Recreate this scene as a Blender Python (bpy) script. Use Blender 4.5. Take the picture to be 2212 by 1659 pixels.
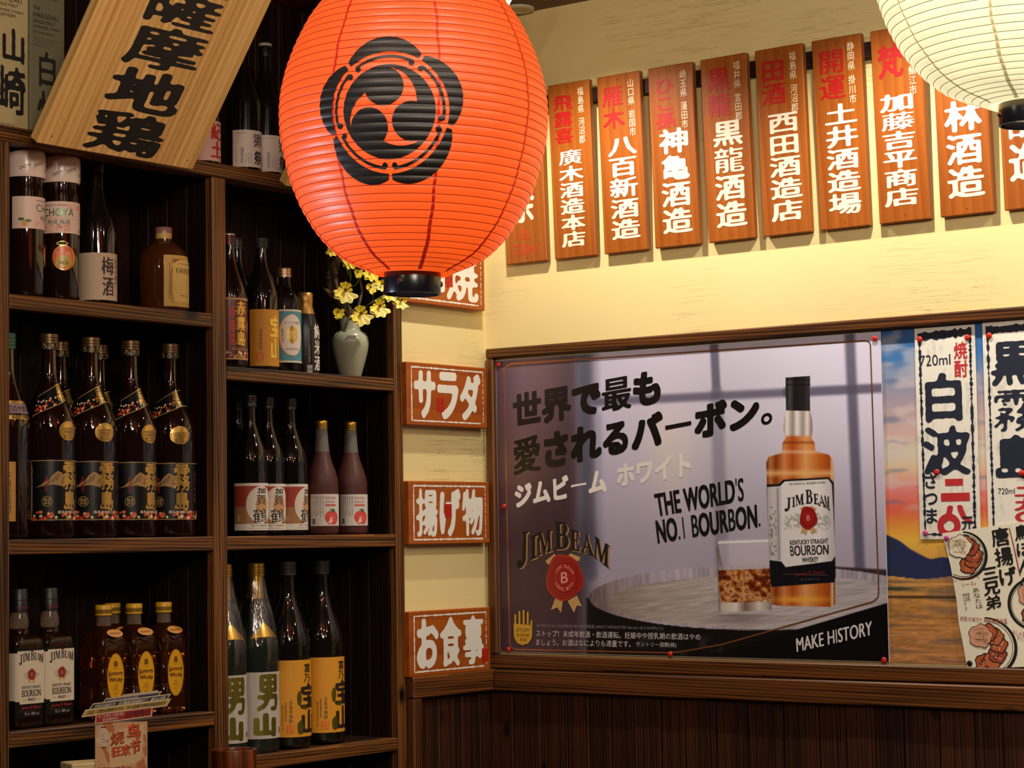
import bpy, math, random
import numpy as np
from math import sin, cos, tan, pi, radians, sqrt, hypot, atan2

for o in list(bpy.data.objects): bpy.data.objects.remove(o, do_unlink=True)
SC = bpy.context.scene
COL = SC.collection
random.seed(7); RNG = np.random.RandomState(5)

# ---------------------------------------------------------------- camera
F_PX, YAW, PITCH, ROLL = 4660.72, radians(37.0412), radians(3.9573), radians(-0.8614)
CAM = np.array([3.1758, -4.1048, 1.3736])
FWD = np.array([-sin(YAW)*cos(PITCH), cos(YAW)*cos(PITCH), sin(PITCH)])
_r = np.array([cos(YAW), sin(YAW), 0.0]); _u = np.cross(_r, FWD)
RGT = _r*cos(ROLL)+_u*sin(ROLL); UPV = _u*cos(ROLL)-_r*sin(ROLL)
cd = bpy.data.cameras.new('camera'); cam = bpy.data.objects.new('camera', cd); COL.objects.link(cam)
cd.sensor_width = 36; cd.lens = F_PX/2212*36; cd.clip_start = .05
import mathutils
cam.matrix_world = mathutils.Matrix(((RGT[0], UPV[0], -FWD[0], CAM[0]), (RGT[1], UPV[1], -FWD[1], CAM[1]), (RGT[2], UPV[2], -FWD[2], CAM[2]), (0, 0, 0, 1)))
SC.camera = cam
SC.view_settings.view_transform = 'Standard'; SC.view_settings.look = 'None'
SC.view_settings.gamma = 1; SC.view_settings.use_curve_mapping = False
SC.view_settings.exposure = 0.0

# ---------------------------------------------------------------- world, lamps of the room and an added fill
W = bpy.data.worlds.new('world'); SC.world = W; W.use_nodes = True
W.node_tree.nodes['Background'].inputs[0].default_value = (1, .82, .62, 1)
W.node_tree.nodes['Background'].inputs[1].default_value = 0.02

def lamp(kind, name, loc, energy, color=(1, .9, .74), radius=.03, target=None, size=None, blend=1.0, sx=1, sy=1):
    d = bpy.data.lights.new(name, kind); d.energy = energy; d.color = color
    if kind in ('POINT', 'SPOT'): d.shadow_soft_size = radius
    if kind == 'SPOT': d.spot_size = radians(size); d.spot_blend = blend
    if kind == 'AREA': d.shape = 'RECTANGLE'; d.size = sx; d.size_y = sy
    o = bpy.data.objects.new(name, d); COL.objects.link(o); o.location = loc
    if target is not None:
        v = mathutils.Vector(target)-mathutils.Vector(loc); o.rotation_euler = v.to_track_quat('-Z', 'Y').to_euler()
    return o
WARM = (1, .92, .78)
for x in (.40, 1.20, 2.05):
    lamp('SPOT', 'wall_downlight', (x, -.38, 2.56), 37, WARM, .016, (x-.04, -.20, 1.2), 132, .75)
for x, y in ((1.3, -2.3), (2.5, -1.3), (2.4, -3.2), (3.6, -2.2), (1.1, -3.6), (3.9, -3.9), (2.0, -2.9), (3.0, -3.0), (1.9, -1.9)):
    lamp('POINT', 'room_downlight', (x, y, 2.50), 10.5, (1, .90, .76), .035)
lamp('AREA', 'cabinet_front_fill', (3.2, -3.4, 2.55), 34, (1, .86, .68), target=(.3, -.9, 1.4), sx=.5, sy=.3)  # unseen fill light, added to brighten the cabinet fronts, no real panel
lamp('SPOT', 'screen_glow', (.12, -2.35, 1.42), 60, (.78, .84, 1.0), .13, (1.03, -1.62, 1.90), 24, .6)

# ---------------------------------------------------------------- colours and materials
def lin(c):
    c = np.asarray(c, float)
    return np.where(c <= .04045, c/12.92, ((c+.055)/1.055)**2.4)
def C(h):
    h = h.lstrip('#'); return tuple(lin([int(h[i:i+2], 16)/255 for i in (0, 2, 4)]))+(1.0,)
MATS = {}
def pmat(name, color, rough=.5, metal=0.0, **kw):
    key = (name, color, rough, metal, tuple(sorted(kw.items())))
    if key in MATS: return MATS[key]
    m = bpy.data.materials.new(name); m.use_nodes = True
    b = m.node_tree.nodes['Principled BSDF']
    b.inputs['Base Color'].default_value = C(color) if isinstance(color, str) else color
    b.inputs['Roughness'].default_value = rough; b.inputs['Metallic'].default_value = metal
    for k, v in kw.items():
        if k == 'emit': b.inputs['Emission Color'].default_value = C(v)
        else: b.inputs[k.replace('_', ' ')].default_value = v
    MATS[key] = m
    return m
def ink(color, rough=.55): return pmat('ink', color, rough)
def foil(color, rough=.28): return pmat('foil', color, rough, .85)
class NT:
    def __init__(s, m): s.t = m.node_tree; s.b = s.t.nodes['Principled BSDF']
    def n(s, typ, **kw):
        x = s.t.nodes.new(typ)
        for k, v in kw.items():
            if k.startswith('i_'): x.inputs[k[2:].replace('_', ' ')].default_value = v
            else: setattr(x, k, v)
        return x
    def l(s, a, b): s.t.links.new(a, b)
    def ramp(s, src, stops):
        r = s.n('ShaderNodeValToRGB'); e = r.color_ramp.elements
        while len(e) < len(stops): e.new(.5)
        for i, (p, c) in enumerate(stops): e[i].position = p; e[i].color = c
        s.l(src, r.inputs[0]); return r.outputs[0]
    def mix(s, f, a, b, mode='MIX'):
        m = s.n('ShaderNodeMix', data_type='RGBA', blend_type=mode)
        for i, v in ((0, f), (6, a), (7, b)):
            if hasattr(v, 'links'): s.l(v, m.inputs[i])
            else: m.inputs[i].default_value = v
        return m.outputs[2]
def wood(name, dark, light, axis, freq=38, stretch=.035, rough=.5, bump=.35, dist=2.0, knots=True, spec=.4, lo=.45, hi=.70, wvw=.24):
    m = bpy.data.materials.new(name); m.use_nodes = True; k = NT(m)
    tc = k.n('ShaderNodeTexCoord'); oi = k.n('ShaderNodeObjectInfo')
    off = k.n('ShaderNodeVectorMath', operation='SCALE'); off.inputs[0].default_value = (7.3, 5.1, 9.7); k.l(oi.outputs['Random'], off.inputs['Scale'])
    add = k.n('ShaderNodeVectorMath', operation='ADD'); k.l(tc.outputs['Object'], add.inputs[0]); k.l(off.outputs[0], add.inputs[1])
    mp = k.n('ShaderNodeMapping'); s = [1, 1, 1]; s['xyz'.index(axis)] = stretch; mp.inputs['Scale'].default_value = s
    k.l(add.outputs[0], mp.inputs['Vector'])
    wv = k.n('ShaderNodeTexWave', wave_type='BANDS', bands_direction='DIAGONAL', wave_profile='SAW')
    wv.inputs['Scale'].default_value = freq; wv.inputs['Distortion'].default_value = dist*3; wv.inputs['Detail'].default_value = 3; wv.inputs['Detail Scale'].default_value = .35
    k.l(mp.outputs[0], wv.inputs['Vector'])
    nz = k.n('ShaderNodeTexNoise'); nz.inputs['Scale'].default_value = freq*1.5; nz.inputs['Detail'].default_value = 4; k.l(mp.outputs[0], nz.inputs['Vector'])
    n2 = k.n('ShaderNodeTexNoise'); n2.inputs['Scale'].default_value = freq*.14; n2.inputs['Detail'].default_value = 2; k.l(mp.outputs[0], n2.inputs['Vector'])
    a = k.n('ShaderNodeMath', operation='MULTIPLY_ADD'); k.l(wv.outputs['Fac'], a.inputs[0]); a.inputs[1].default_value = wvw
    b = k.n('ShaderNodeMath', operation='MULTIPLY_ADD'); k.l(nz.outputs[0], b.inputs[0]); b.inputs[1].default_value = .80-wvw
    c = k.n('ShaderNodeMath', operation='MULTIPLY'); k.l(n2.outputs[0], c.inputs[0]); c.inputs[1].default_value = .34
    k.l(c.outputs[0], b.inputs[2]); k.l(b.outputs[0], a.inputs[2])
    col = k.ramp(a.outputs[0], [(lo, C(dark)), (hi, C(light))])
    if knots:
        mk = k.n('ShaderNodeMapping'); s2 = [1, 1, 1]; s2['xyz'.index(axis)] = .55; mk.inputs['Scale'].default_value = s2; k.l(add.outputs[0], mk.inputs['Vector'])
        vo = k.n('ShaderNodeTexVoronoi'); vo.inputs['Scale'].default_value = 7.5; k.l(mk.outputs[0], vo.inputs['Vector'])
        f = k.ramp(vo.outputs['Distance'], [(.045, (1, 1, 1, 1)), (.12, (0, 0, 0, 1))])
        col = k.mix(f, col, tuple(v*.25 for v in C(dark)[:3])+(1,))
    k.l(col, k.b.inputs['Base Color']); k.b.inputs['Roughness'].default_value = rough; k.b.inputs['Specular IOR Level'].default_value = spec
    if bump:
        bp = k.n('ShaderNodeBump'); bp.inputs['Strength'].default_value = bump; bp.inputs['Distance'].default_value = .003
        k.l(b.outputs[0], bp.inputs['Height']); k.l(bp.outputs[0], k.b.inputs['Normal'])
    return m
CAB = {a: wood('charred_cedar', '160a04', '84501f', a, freq=90, bump=.4, rough=.46, stretch=.02, dist=1.6, lo=.46, hi=.70, wvw=.22) for a in 'xyz'}
DARKW = {a: wood('dark_stained_boards', '080403', '2c130a', a, freq=80, bump=.25, rough=.55, stretch=.02, spec=.22) for a in 'xyz'}
TRIM = {a: wood('brown_stained_pine', '281408', '74421a', a, freq=88, bump=.16, rough=.42, stretch=.018, dist=.9) for a in 'xyz'}
PLANK = {a: wood('dark_brown_boards', '130703', '4a2410', a, freq=80, bump=.2, rough=.48, stretch=.02) for a in 'xyz'}
PLAQ = wood('varnished_orange_wood', '844010', 'a85e1e', 'z', freq=26, bump=.04, rough=.38, knots=False, lo=.3, hi=.85)
PLAQS = wood('varnished_dark_edge', '5a1f08', '8a3a14', 'z', freq=9, bump=.04, rough=.4, knots=False)
PLAQX = wood('varnished_orange_wood_flat', '8a3a0c', 'b05a18', 'x', freq=8, bump=.04, rough=.38, knots=False, lo=.3, hi=.85)
PINE = wood('pale_pine', 'ba8238', 'ecbe78', 'z', freq=40, bump=.05, rough=.45, knots=False, stretch=.012, lo=.38, hi=.74, wvw=.2)
REDW = wood('reddish_ceiling_wood', '44200f', '7a3c22', 'x', freq=12, bump=.08, rough=.5, knots=False)
BAMB = wood('brown_bamboo', '4a1e0a', '8a4218', 'z', freq=22, bump=.15, rough=.3, knots=False)
DRIFT = wood('driftwood_bark', '2a1a10', '7a5a3c', 'z', freq=30, bump=.8, rough=.8, knots=False, stretch=.15)

def plaster():
    m = bpy.data.materials.new('cream_plaster'); m.use_nodes = True; k = NT(m)
    tc = k.n('ShaderNodeTexCoord'); mp = k.n('ShaderNodeMapping'); mp.inputs['Scale'].default_value = (.9, .9, 24); k.l(tc.outputs['Object'], mp.inputs[0])
    n1 = k.n('ShaderNodeTexNoise'); n1.inputs['Scale'].default_value = 3.0; n1.inputs['Detail'].default_value = 5; n1.inputs['Roughness'].default_value = .55; k.l(mp.outputs[0], n1.inputs[0])
    cr = k.ramp(n1.outputs[0], [(.490, (1, 1, 1, 1)), (.5, (0, 0, 0, 1)), (.510, (1, 1, 1, 1))])
    n3 = k.n('ShaderNodeTexNoise'); n3.inputs['Scale'].default_value = 2.2; k.l(tc.outputs['Object'], n3.inputs[0])
    msk = k.ramp(n3.outputs[0], [(.50, (0, 0, 0, 1)), (.60, (1, 1, 1, 1))])
    cr = k.mix(msk, (1, 1, 1, 1), cr)
    n2 = k.n('ShaderNodeTexNoise'); n2.inputs['Scale'].default_value = 90; n2.inputs['Detail'].default_value = 4; k.l(tc.outputs['Object'], n2.inputs[0])
    col = k.mix(cr, C('cdb26e'), C('e5d092')); k.l(col, k.b.inputs['Base Color'])
    k.b.inputs['Roughness'].default_value = .85
    h = k.mix(.18, cr, n2.outputs[0]); bp = k.n('ShaderNodeBump'); bp.inputs['Strength'].default_value = .45; bp.inputs['Distance'].default_value = .002
    k.l(h, bp.inputs['Height']); k.l(bp.outputs[0], k.b.inputs['Normal']); return m
PLASTER = plaster()
def vcol(name, rough=.35, spec=.5):
    m = bpy.data.materials.new(name); m.use_nodes = True; k = NT(m)
    a = k.n('ShaderNodeAttribute', attribute_name='col'); k.l(a.outputs['Color'], k.b.inputs['Base Color'])
    k.b.inputs['Roughness'].default_value = rough; k.b.inputs['Specular IOR Level'].default_value = spec; return m

# ---------------------------------------------------------------- objects
def thing(name, label, cat, loc=(0, 0, 0), rz=0, group=None, rx=0, ry=0):
    o = bpy.data.objects.new(name, None); COL.objects.link(o); o.empty_display_size = .05
    o.location = loc; o.rotation_euler = (rx, ry, rz); o['label'] = label; o['category'] = cat
    if group: o['group'] = group
    return o
def tag(o, label=None, cat=None, group=None, kind=None):
    for k, v in (('label', label), ('category', cat), ('group', group), ('kind', kind)):
        if v: o[k] = v
    return o
def mesh_obj(name, V, Fc, mats, parent=None, midx=None, smooth=False, angle=None, loc=None):
    me = bpy.data.meshes.new(name)
    V = np.asarray(V, dtype=np.float32)
    me.from_pydata(V.tolist() if len(V) < 3000 else V, [], Fc)
    if not isinstance(mats, (list, tuple)): mats = [mats]
    for m in mats: me.materials.append(m)
    if midx is not None: me.polygons.foreach_set('material_index', np.asarray(midx, dtype=np.int32))
    if smooth:
        me.polygons.foreach_set('use_smooth', np.ones(len(me.polygons), dtype=bool))
        if angle: me.set_sharp_from_angle(angle=radians(angle))
    me.update()
    o = bpy.data.objects.new(name, me); COL.objects.link(o)
    if parent is not None: o.parent = parent
    if loc is not None: o.location = loc
    return o
class G:
    def __init__(s): s.V = []; s.F = []; s.M = []
    def add(s, V, F, m=0):
        b = len(s.V); s.V += [tuple(v) for v in V]; s.F += [tuple(i+b for i in f) for f in F]; s.M += [m]*len(F); return s
    def box(s, x0, x1, y0, y1, z0, z1, b=.0015, m=0):
        lo = np.array([x0, y0, z0]); hi = np.array([x1, y1, z1]); c = (lo+hi)/2; h = (hi-lo)/2; b = min(b, h.min()*.45)
        if b <= 0:
            V = [c+h*np.array([i, j, k]) for i in (-1, 1) for j in (-1, 1) for k in (-1, 1)]
            return s.add(V, [(0, 1, 3, 2), (4, 6, 7, 5), (0, 4, 5, 1), (2, 3, 7, 6), (0, 2, 6, 4), (1, 5, 7, 3)], m)
        V = []; ix = {}
        for i in (-1, 1):
            for j in (-1, 1):
                for k in (-1, 1):
                    for a in range(3):
                        sg = np.array([i, j, k], float); hh = h-b; hh[a] = h[a]; ix[(i, j, k, a)] = len(V); V.append(c+sg*hh)
        Fs = []
        for a in range(3):
            p, q = [t for t in range(3) if t != a]
            for sg in (-1, 1):
                f = []
                for u, v in ((-1, -1), (1, -1), (1, 1), (-1, 1)):
                    t = [0, 0, 0]; t[a] = sg; t[p] = u; t[q] = v; f.append(ix[(t[0], t[1], t[2], a)])
                Fs.append(f)
            for u in (-1, 1):
                for v in (-1, 1):
                    def K(w, ax):
                        t = [0, 0, 0]; t[a] = w; t[p] = u; t[q] = v; return ix[(t[0], t[1], t[2], ax)]
                    Fs.append([K(-1, p), K(1, p), K(1, q), K(-1, q)])
        for i in (-1, 1):
            for j in (-1, 1):
                for k in (-1, 1): Fs.append([ix[(i, j, k, a)] for a in range(3)])
        VV = np.array(V); out = []
        for f in Fs:
            n = np.cross(VV[f[1]]-VV[f[0]], VV[f[2]]-VV[f[0]]); out.append(f if n@(VV[f].mean(0)-c) > 0 else f[::-1])
        return s.add(V, out, m)
    def lathe(s, prof, n=32, m=0, cap=True, ex=None, cx=0, cy=0):
        """prof: (z, r) or (z, rx, ry, exponent)"""
        V = []; F = []
        for p in prof:
            z = p[0]; rx = p[1]; ry = p[2] if len(p) > 2 else rx; e = p[3] if len(p) > 3 else 2
            for i in range(n):
                a = 2*pi*i/n; ca, sa = cos(a), sin(a)
                if e != 2:
                    d = (abs(ca)**e+abs(sa)**e)**(-1/e); ca, sa = ca*d, sa*d
                V.append((cx+rx*ca, cy+ry*sa, z))
        for k in range(len(prof)-1):
            for i in range(n):
                j = (i+1) % n; F.append((k*n+i, k*n+j, (k+1)*n+j, (k+1)*n+i))
        if cap: F.append(tuple(range(n))[::-1]); F.append(tuple((len(prof)-1)*n+i for i in range(n)))
        return s.add(V, F, m)
    def tube(s, pts, r, n=6, m=0):
        P = np.array(pts, float); V = []; F = []; R = r if hasattr(r, '__len__') else [r]*len(P)
        for i in range(len(P)):
            t = P[min(i+1, len(P)-1)]-P[max(i-1, 0)]; t /= np.linalg.norm(t)+1e-9
            a = np.cross(t, (0, 0, 1)); a = a if np.linalg.norm(a) > .1 else np.cross(t, (1, 0, 0)); a /= np.linalg.norm(a); b = np.cross(t, a)
            for k in range(n): V.append(P[i]+R[i]*(a*cos(2*pi*k/n)+b*sin(2*pi*k/n)))
        for i in range(len(P)-1):
            for k in range(n): F.append((i*n+k, i*n+(k+1) % n, (i+1)*n+(k+1) % n, (i+1)*n+k))
        F.append(tuple(range(n))[::-1]); F.append(tuple((len(P)-1)*n+k for k in range(n)))
        return s.add(V, F, m)
    def obj(s, name, mats, parent=None, smooth=False, angle=35, loc=None):
        return mesh_obj(name, s.V, s.F, mats, parent, s.M, smooth, angle, loc)
def boxpart(name, mat, parent, x0, x1, y0, y1, z0, z1, b=.0015):
    """a box whose origin is its centre, so the grain differs from piece to piece"""
    c = ((x0+x1)/2, (y0+y1)/2, (z0+z1)/2)
    return G().box(x0-c[0], x1-c[0], y0-c[1], y1-c[1], z0-c[2], z1-c[2], b).obj(name, mat, parent, loc=c)

# ---------------------------------------------------------------- print: lettering and flat designs
EM0, EM1, MG = -.12, .88, .14
_gm = {}; _adv = {}
def _raw(s):
    c = bpy.data.curves.new('g', 'FONT'); c.body = s; c.resolution_u = 3
    o = bpy.data.objects.new('g', c); COL.objects.link(o)
    e = o.evaluated_get(bpy.context.evaluated_depsgraph_get()); m = e.to_mesh()
    V = np.array([v.co[:2] for v in m.vertices]).reshape(-1, 2)
    m.calc_loop_triangles(); T = np.array([t.vertices[:] for t in m.loop_triangles]).reshape(-1, 3)
    e.to_mesh_clear(); bpy.data.objects.remove(o); bpy.data.curves.remove(c)
    return V, T
def adv(ch):
    if ch not in _adv:
        if ord(ch) > 0x2e80: _adv[ch] = 1.0
        elif ch in ' ': _adv[ch] = .30
        else:
            a, _ = _raw(ch); b, _ = _raw(ch+ch); _adv[ch] = float(b[:, 0].max()-a[:, 0].max())
    return _adv[ch]
_fld = {}
def glyph_field(ch, N, font=None):
    k = (ch, N, id(font))
    if k in _fld: return _fld[k]
    SS = 2; n = N*SS
    if font and ch in font: V, T, A = font[ch]
    else:
        if ch not in _gm: _gm[ch] = _raw(ch)
        V, T = _gm[ch]; A = adv(ch)
    w = int(round((A+2*MG)*n)); h = int(round((1+2*MG)*n)); w += w % 2; h += h % 2
    I = np.zeros((h, w), bool)
    if len(T):
        P = (V-np.array([-MG, EM0-MG]))*n
        for t in T:
            a, b, c = P[t[0]], P[t[1]], P[t[2]]
            x0 = max(int(min(a[0], b[0], c[0])), 0); x1 = min(int(max(a[0], b[0], c[0]))+2, w)
            y0 = max(int(min(a[1], b[1], c[1])), 0); y1 = min(int(max(a[1], b[1], c[1]))+2, h)
            if x1 <= x0 or y1 <= y0: continue
            X, Y = np.meshgrid(np.arange(x0, x1)+.5, np.arange(y0, y1)+.5)
            d1 = (b[0]-a[0])*(Y-a[1])-(b[1]-a[1])*(X-a[0]); d2 = (c[0]-b[0])*(Y-b[1])-(c[1]-b[1])*(X-b[0]); d3 = (a[0]-c[0])*(Y-c[1])-(a[1]-c[1])*(X-c[0])
            e = 1e-6
            I[y0:y1, x0:x1] |= ((d1 >= -e) & (d2 >= -e) & (d3 >= -e)) | ((d1 <= e) & (d2 <= e) & (d3 <= e))
    f = I.reshape(h//2, 2, w//2, 2).mean((1, 3)); _fld[k] = (f, A); return _fld[k]
def dilate(f, rx, ry, p=2):
    out = f.copy(); ix, iy = int(math.ceil(rx)), int(math.ceil(ry))
    for dx in range(-ix, ix+1):
        for dy in range(-iy, iy+1):
            q = (abs(dx)/max(rx, .3))**p+(abs(dy)/max(ry, .3))**p
            if q > 1.25 or (dx == 0 and dy == 0): continue
            wgt = 1 if q <= 1 else .5
            g = np.zeros_like(f); H, Wd = f.shape
            g[max(dy, 0):H+min(dy, 0), max(dx, 0):Wd+min(dx, 0)] = f[max(-dy, 0):H+min(-dy, 0), max(-dx, 0):Wd+min(-dx, 0)]
            out = np.maximum(out, g*wgt)
    return out
def blur(f, s):
    if s <= 0: return f
    n = int(s*3)+1; k = np.exp(-np.arange(-n, n+1)**2/(2*s*s)); k /= k.sum()
    f = np.apply_along_axis(lambda r: np.convolve(r, k, 'same'), 0, f); return np.apply_along_axis(lambda r: np.convolve(r, k, 'same'), 1, f)
def march(f, run=10):
    """field -> polygons of the region above .5, in cell coordinates"""
    A = f > .5; H, Wd = f.shape; V = []; F = []
    n = A[:-1, :-1].astype(int)+A[1:, :-1]+A[:-1, 1:]+A[1:, 1:]
    for y in range(H-1):
        row = n[y]; xs = np.nonzero(row == 4)[0]
        if len(xs):
            st = xs[0]; pr = xs[0]
            for x in list(xs[1:])+[None]:
                if x is None or x != pr+1 or x-st >= run:
                    b = len(V); V += [(st, y), (pr+1, y), (pr+1, y+1), (st, y+1)]; F.append((b, b+1, b+2, b+3)); st = x
                pr = x
        for x in np.nonzero((row > 0) & (row < 4))[0]:
            c = ((x, y, f[y, x]), (x+1, y, f[y, x+1]), (x+1, y+1, f[y+1, x+1]), (x, y+1, f[y+1, x])); P = []
            for i in range(4):
                p, q = c[i], c[(i+1) % 4]
                if p[2] > .5: P.append((p[0], p[1]))
                if (p[2] > .5) != (q[2] > .5):
                    t = (.5-p[2])/(q[2]-p[2]); P.append((p[0]+(q[0]-p[0])*t, p[1]+(q[1]-p[1])*t))
            if len(P) > 2: b = len(V); V += P; F.append(tuple(range(b, b+len(P))))
    return np.array(V, float).reshape(-1, 2), F
_shp = {}
def glyph(ch, N, bx, by, sm, font=None, wob=0):
    k = (ch, N, bx, by, sm, id(font), wob)
    if k in _shp: return _shp[k]
    f, A = glyph_field(ch, N, font)
    if bx > 0 or by > 0:
        lim = .60 if bx < .045 else (.66 if bx < .055 or sm > .012 else .74); q = 1.0; f0 = f
        ys, xs = np.nonzero(f0 > .5)
        for _ in range(8):
            f = dilate(f0, bx*N*q, by*N*q, 6 if sm <= .012 else 2)
            if len(ys) == 0 or (f[ys.min():ys.max()+1, xs.min():xs.max()+1] > .5).mean() < lim: break
            q *= .82
    f = blur(f, max(sm*N, .45))
    if wob:
        r = np.random.RandomState(ord(ch) % 997); nz = blur(r.rand(*f.shape), 1.6); nz = (nz-nz.mean())/(nz.std()+1e-9); f = f+wob*.45*nz*(f > .1)
    V, F = march(f)
    V = (V+.5)/N+np.array([-MG, EM0-MG]); _shp[k] = (V, F, A); return _shp[k]

class Design:
    curved = True
    def __init__(s): s.V = []; s.F = []; s.M = []; s.L = []; s.n = 0; s.k = 0; s.mats = []
    def _mi(s, m):
        if isinstance(m, str): m = ink(m)
        if m not in s.mats: s.mats.append(m)
        return s.mats.index(m)
    def raw(s, V, F, m, layer=1):
        if not len(F): return s
        s.k = (s.k+1) % 16
        V = np.asarray(V, float); s.V.append(np.column_stack([V, np.full(len(V), layer+s.k*.02)])); b = s.n
        s.F += [tuple(i+b for i in f) for f in F]; s.M += [s._mi(m)]*len(F); s.n += len(V); return s
    def poly(s, pts, m, layer=1, cell=None):
        """convex or star-shaped about its mean"""
        P = np.array(pts, float); c = P.mean(0); n = len(P)
        if not cell and .006 < np.ptp(P[:, 0]) < .12 and layer > 0 and s.curved:
            Q = []
            for a, b in zip(P, np.roll(P, -1, 0)):
                k = max(1, int(np.ceil(np.linalg.norm(b-a)/.003))); Q += [a+(b-a)*i/k for i in range(k)]
            Q = np.array(Q); n = len(Q); r = max(1, int(np.ceil(np.abs(Q-c).max()/.004))); V = [c]
            for q in range(1, r+1): V += list(c+(Q-c)*q/r)
            F = [(0, 1+i, 1+(i+1) % n) for i in range(n)]
            for q in range(1, r): F += [(1+(q-1)*n+i, 1+q*n+i, 1+q*n+(i+1) % n, 1+(q-1)*n+(i+1) % n) for i in range(n)]
            return s.raw(V, F, m, layer)
        if n == 4 and cell:
            k = max(1, int(np.ptp(P[:, 0])/cell)); V = []; F = []
            for i in range(k+1):
                t = i/k; V += [P[0]*(1-t)+P[1]*t, P[3]*(1-t)+P[2]*t]
            for i in range(k): F.append((2*i, 2*i+2, 2*i+3, 2*i+1))
            return s.raw(V, F, m, layer)
        return s.raw(np.vstack([P, c]), [(i, (i+1) % n, n) for i in range(n)], m, layer)
    def rect(s, x0, y0, x1, y1, m, layer=1, cell=.004): return s.poly([(x0, y0), (x1, y0), (x1, y1), (x0, y1)], m, layer, cell)
    def ellipse(s, cx, cy, rx, ry, m, layer=1, n=36, wob=0, rings=1):
        k = [1+wob*sin(5*i*2*pi/n+1)+wob*.6*sin(9*i*2*pi/n) for i in range(n)]
        V = [(cx, cy)]; F = []
        for q in range(1, rings+1): V += [(cx+rx*q/rings*k[i]*cos(2*pi*i/n), cy+ry*q/rings*k[i]*sin(2*pi*i/n)) for i in range(n)]
        F += [(0, 1+i, 1+(i+1) % n) for i in range(n)]
        for q in range(1, rings): F += [(1+(q-1)*n+i, 1+q*n+i, 1+q*n+(i+1) % n, 1+(q-1)*n+(i+1) % n) for i in range(n)]
        return s.raw(V, F, m, layer)
    def ring(s, cx, cy, rx, ry, t, m, layer=1, n=40, a0=0, a1=2*pi, taper=0):
        V = []; F = []
        for i in range(n+1):
            u = i/n; a = a0+(a1-a0)*u; tt = t*(1-taper*abs(2*u-1)**1.5)
            V += [(cx+(rx-tt/2)*cos(a), cy+(ry-tt/2)*sin(a)), (cx+(rx+tt/2)*cos(a), cy+(ry+tt/2)*sin(a))]
        F = [(2*i, 2*i+2, 2*i+3, 2*i+1) for i in range(n)]; return s.raw(V, F, m, layer)
    def line(s, pts, w, m, layer=1, rough=0, seg=None):
        P = np.array(pts, float)
        if seg:
            Q = [P[0]]
            for a, b in zip(P[:-1], P[1:]):
                k = max(1, int(np.linalg.norm(b-a)/seg)); Q += [a+(b-a)*i/k for i in range(1, k+1)]
            P = np.array(Q)
        V = []
        for i in range(len(P)):
            t = P[min(i+1, len(P)-1)]-P[max(i-1, 0)]; t /= np.linalg.norm(t)+1e-12; nn = np.array([-t[1], t[0]])
            ww = w*(1+rough*(RNG.rand()-.5)*2) if rough else w; sh = rough*w*.3*(RNG.rand()-.5) if rough else 0
            V += [P[i]+nn*(ww/2+sh), P[i]-nn*(ww/2-sh)]
        return s.raw(V, [(2*i, 2*i+1, 2*i+3, 2*i+2) for i in range(len(P)-1)], m, layer)
    def field(s, f, x0, y0, x1, y1, m, layer=1):
        V, F = march(f); H, Wd = f.shape
        if len(F): s.raw(V/np.array([Wd-1, H-1])*np.array([x1-x0, y1-y0])+np.array([x0, y0]), F, m, layer)
        return s
    def text(s, txt, box, m, bold=.0, vert=False, N=40, layer=3, sm=.012, font=None, wob=0, sp=0, shrink=.03):
        """box: (x0,y0,x1,y1) or quad [tl,tr,br,bl]"""
        if isinstance(box, tuple): x0, y0, x1, y1 = box; Q = np.array([(x0, y1), (x1, y1), (x1, y0), (x0, y0)], float)
        else: Q = np.array(box, float)
        bx, by = bold if isinstance(bold, tuple) else (bold, bold)
        items = []; pos = 0
        for ch in txt:
            if ch in ' \u3000':
                pos += .45 if vert else (.3 if ch == ' ' else .6); continue
            V, F, A = glyph(ch, N, bx, by, sm, font, wob)
            if vert: items.append((V+np.array([0, -pos]), F)); pos += 1+sp
            else: items.append((V+np.array([pos, 0]), F)); pos += A+sp
        al = np.vstack([v for v, f in items if len(v)])
        if vert: lo = np.array([al[:, 0].min(), min(al[:, 1].min(), EM1-pos+shrink)]); hi = np.array([al[:, 0].max(), max(al[:, 1].max(), EM1-shrink)])
        else:
            lo = al.min(0); hi = al.max(0)
            if hi[1]-lo[1] < .4 and len(txt) == 1: lo[1], hi[1] = -.05, .85
        for V, F in items:
            st = (V-lo)/(hi-lo); u = st[:, :1]; v = st[:, 1:]
            s.raw((Q[3]*(1-u)+Q[2]*u)*(1-v)+(Q[0]*(1-u)+Q[1]*u)*v, F, m, layer)
        return s
    def emit(s, name, warp, parent, dh=.00011):
        V = np.vstack(s.V); X = warp(V[:, 0], V[:, 1], V[:, 2]*dh)
        return mesh_obj(name, np.column_stack(X), s.F, s.mats, parent, s.M)
def flatwarp(y=0.0): return lambda u, v, h: (u, np.full_like(u, y)-h, v)
def roundwarp(prof, eps=.0006):
    z = np.array([p[0] for p in prof]); r = np.array([p[1] for p in prof])
    def w(u, v, h):
        R = np.interp(v, z, r)+eps+h; a = u/r.max(); return (R*np.sin(a), -R*np.cos(a), v)
    return w
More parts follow.
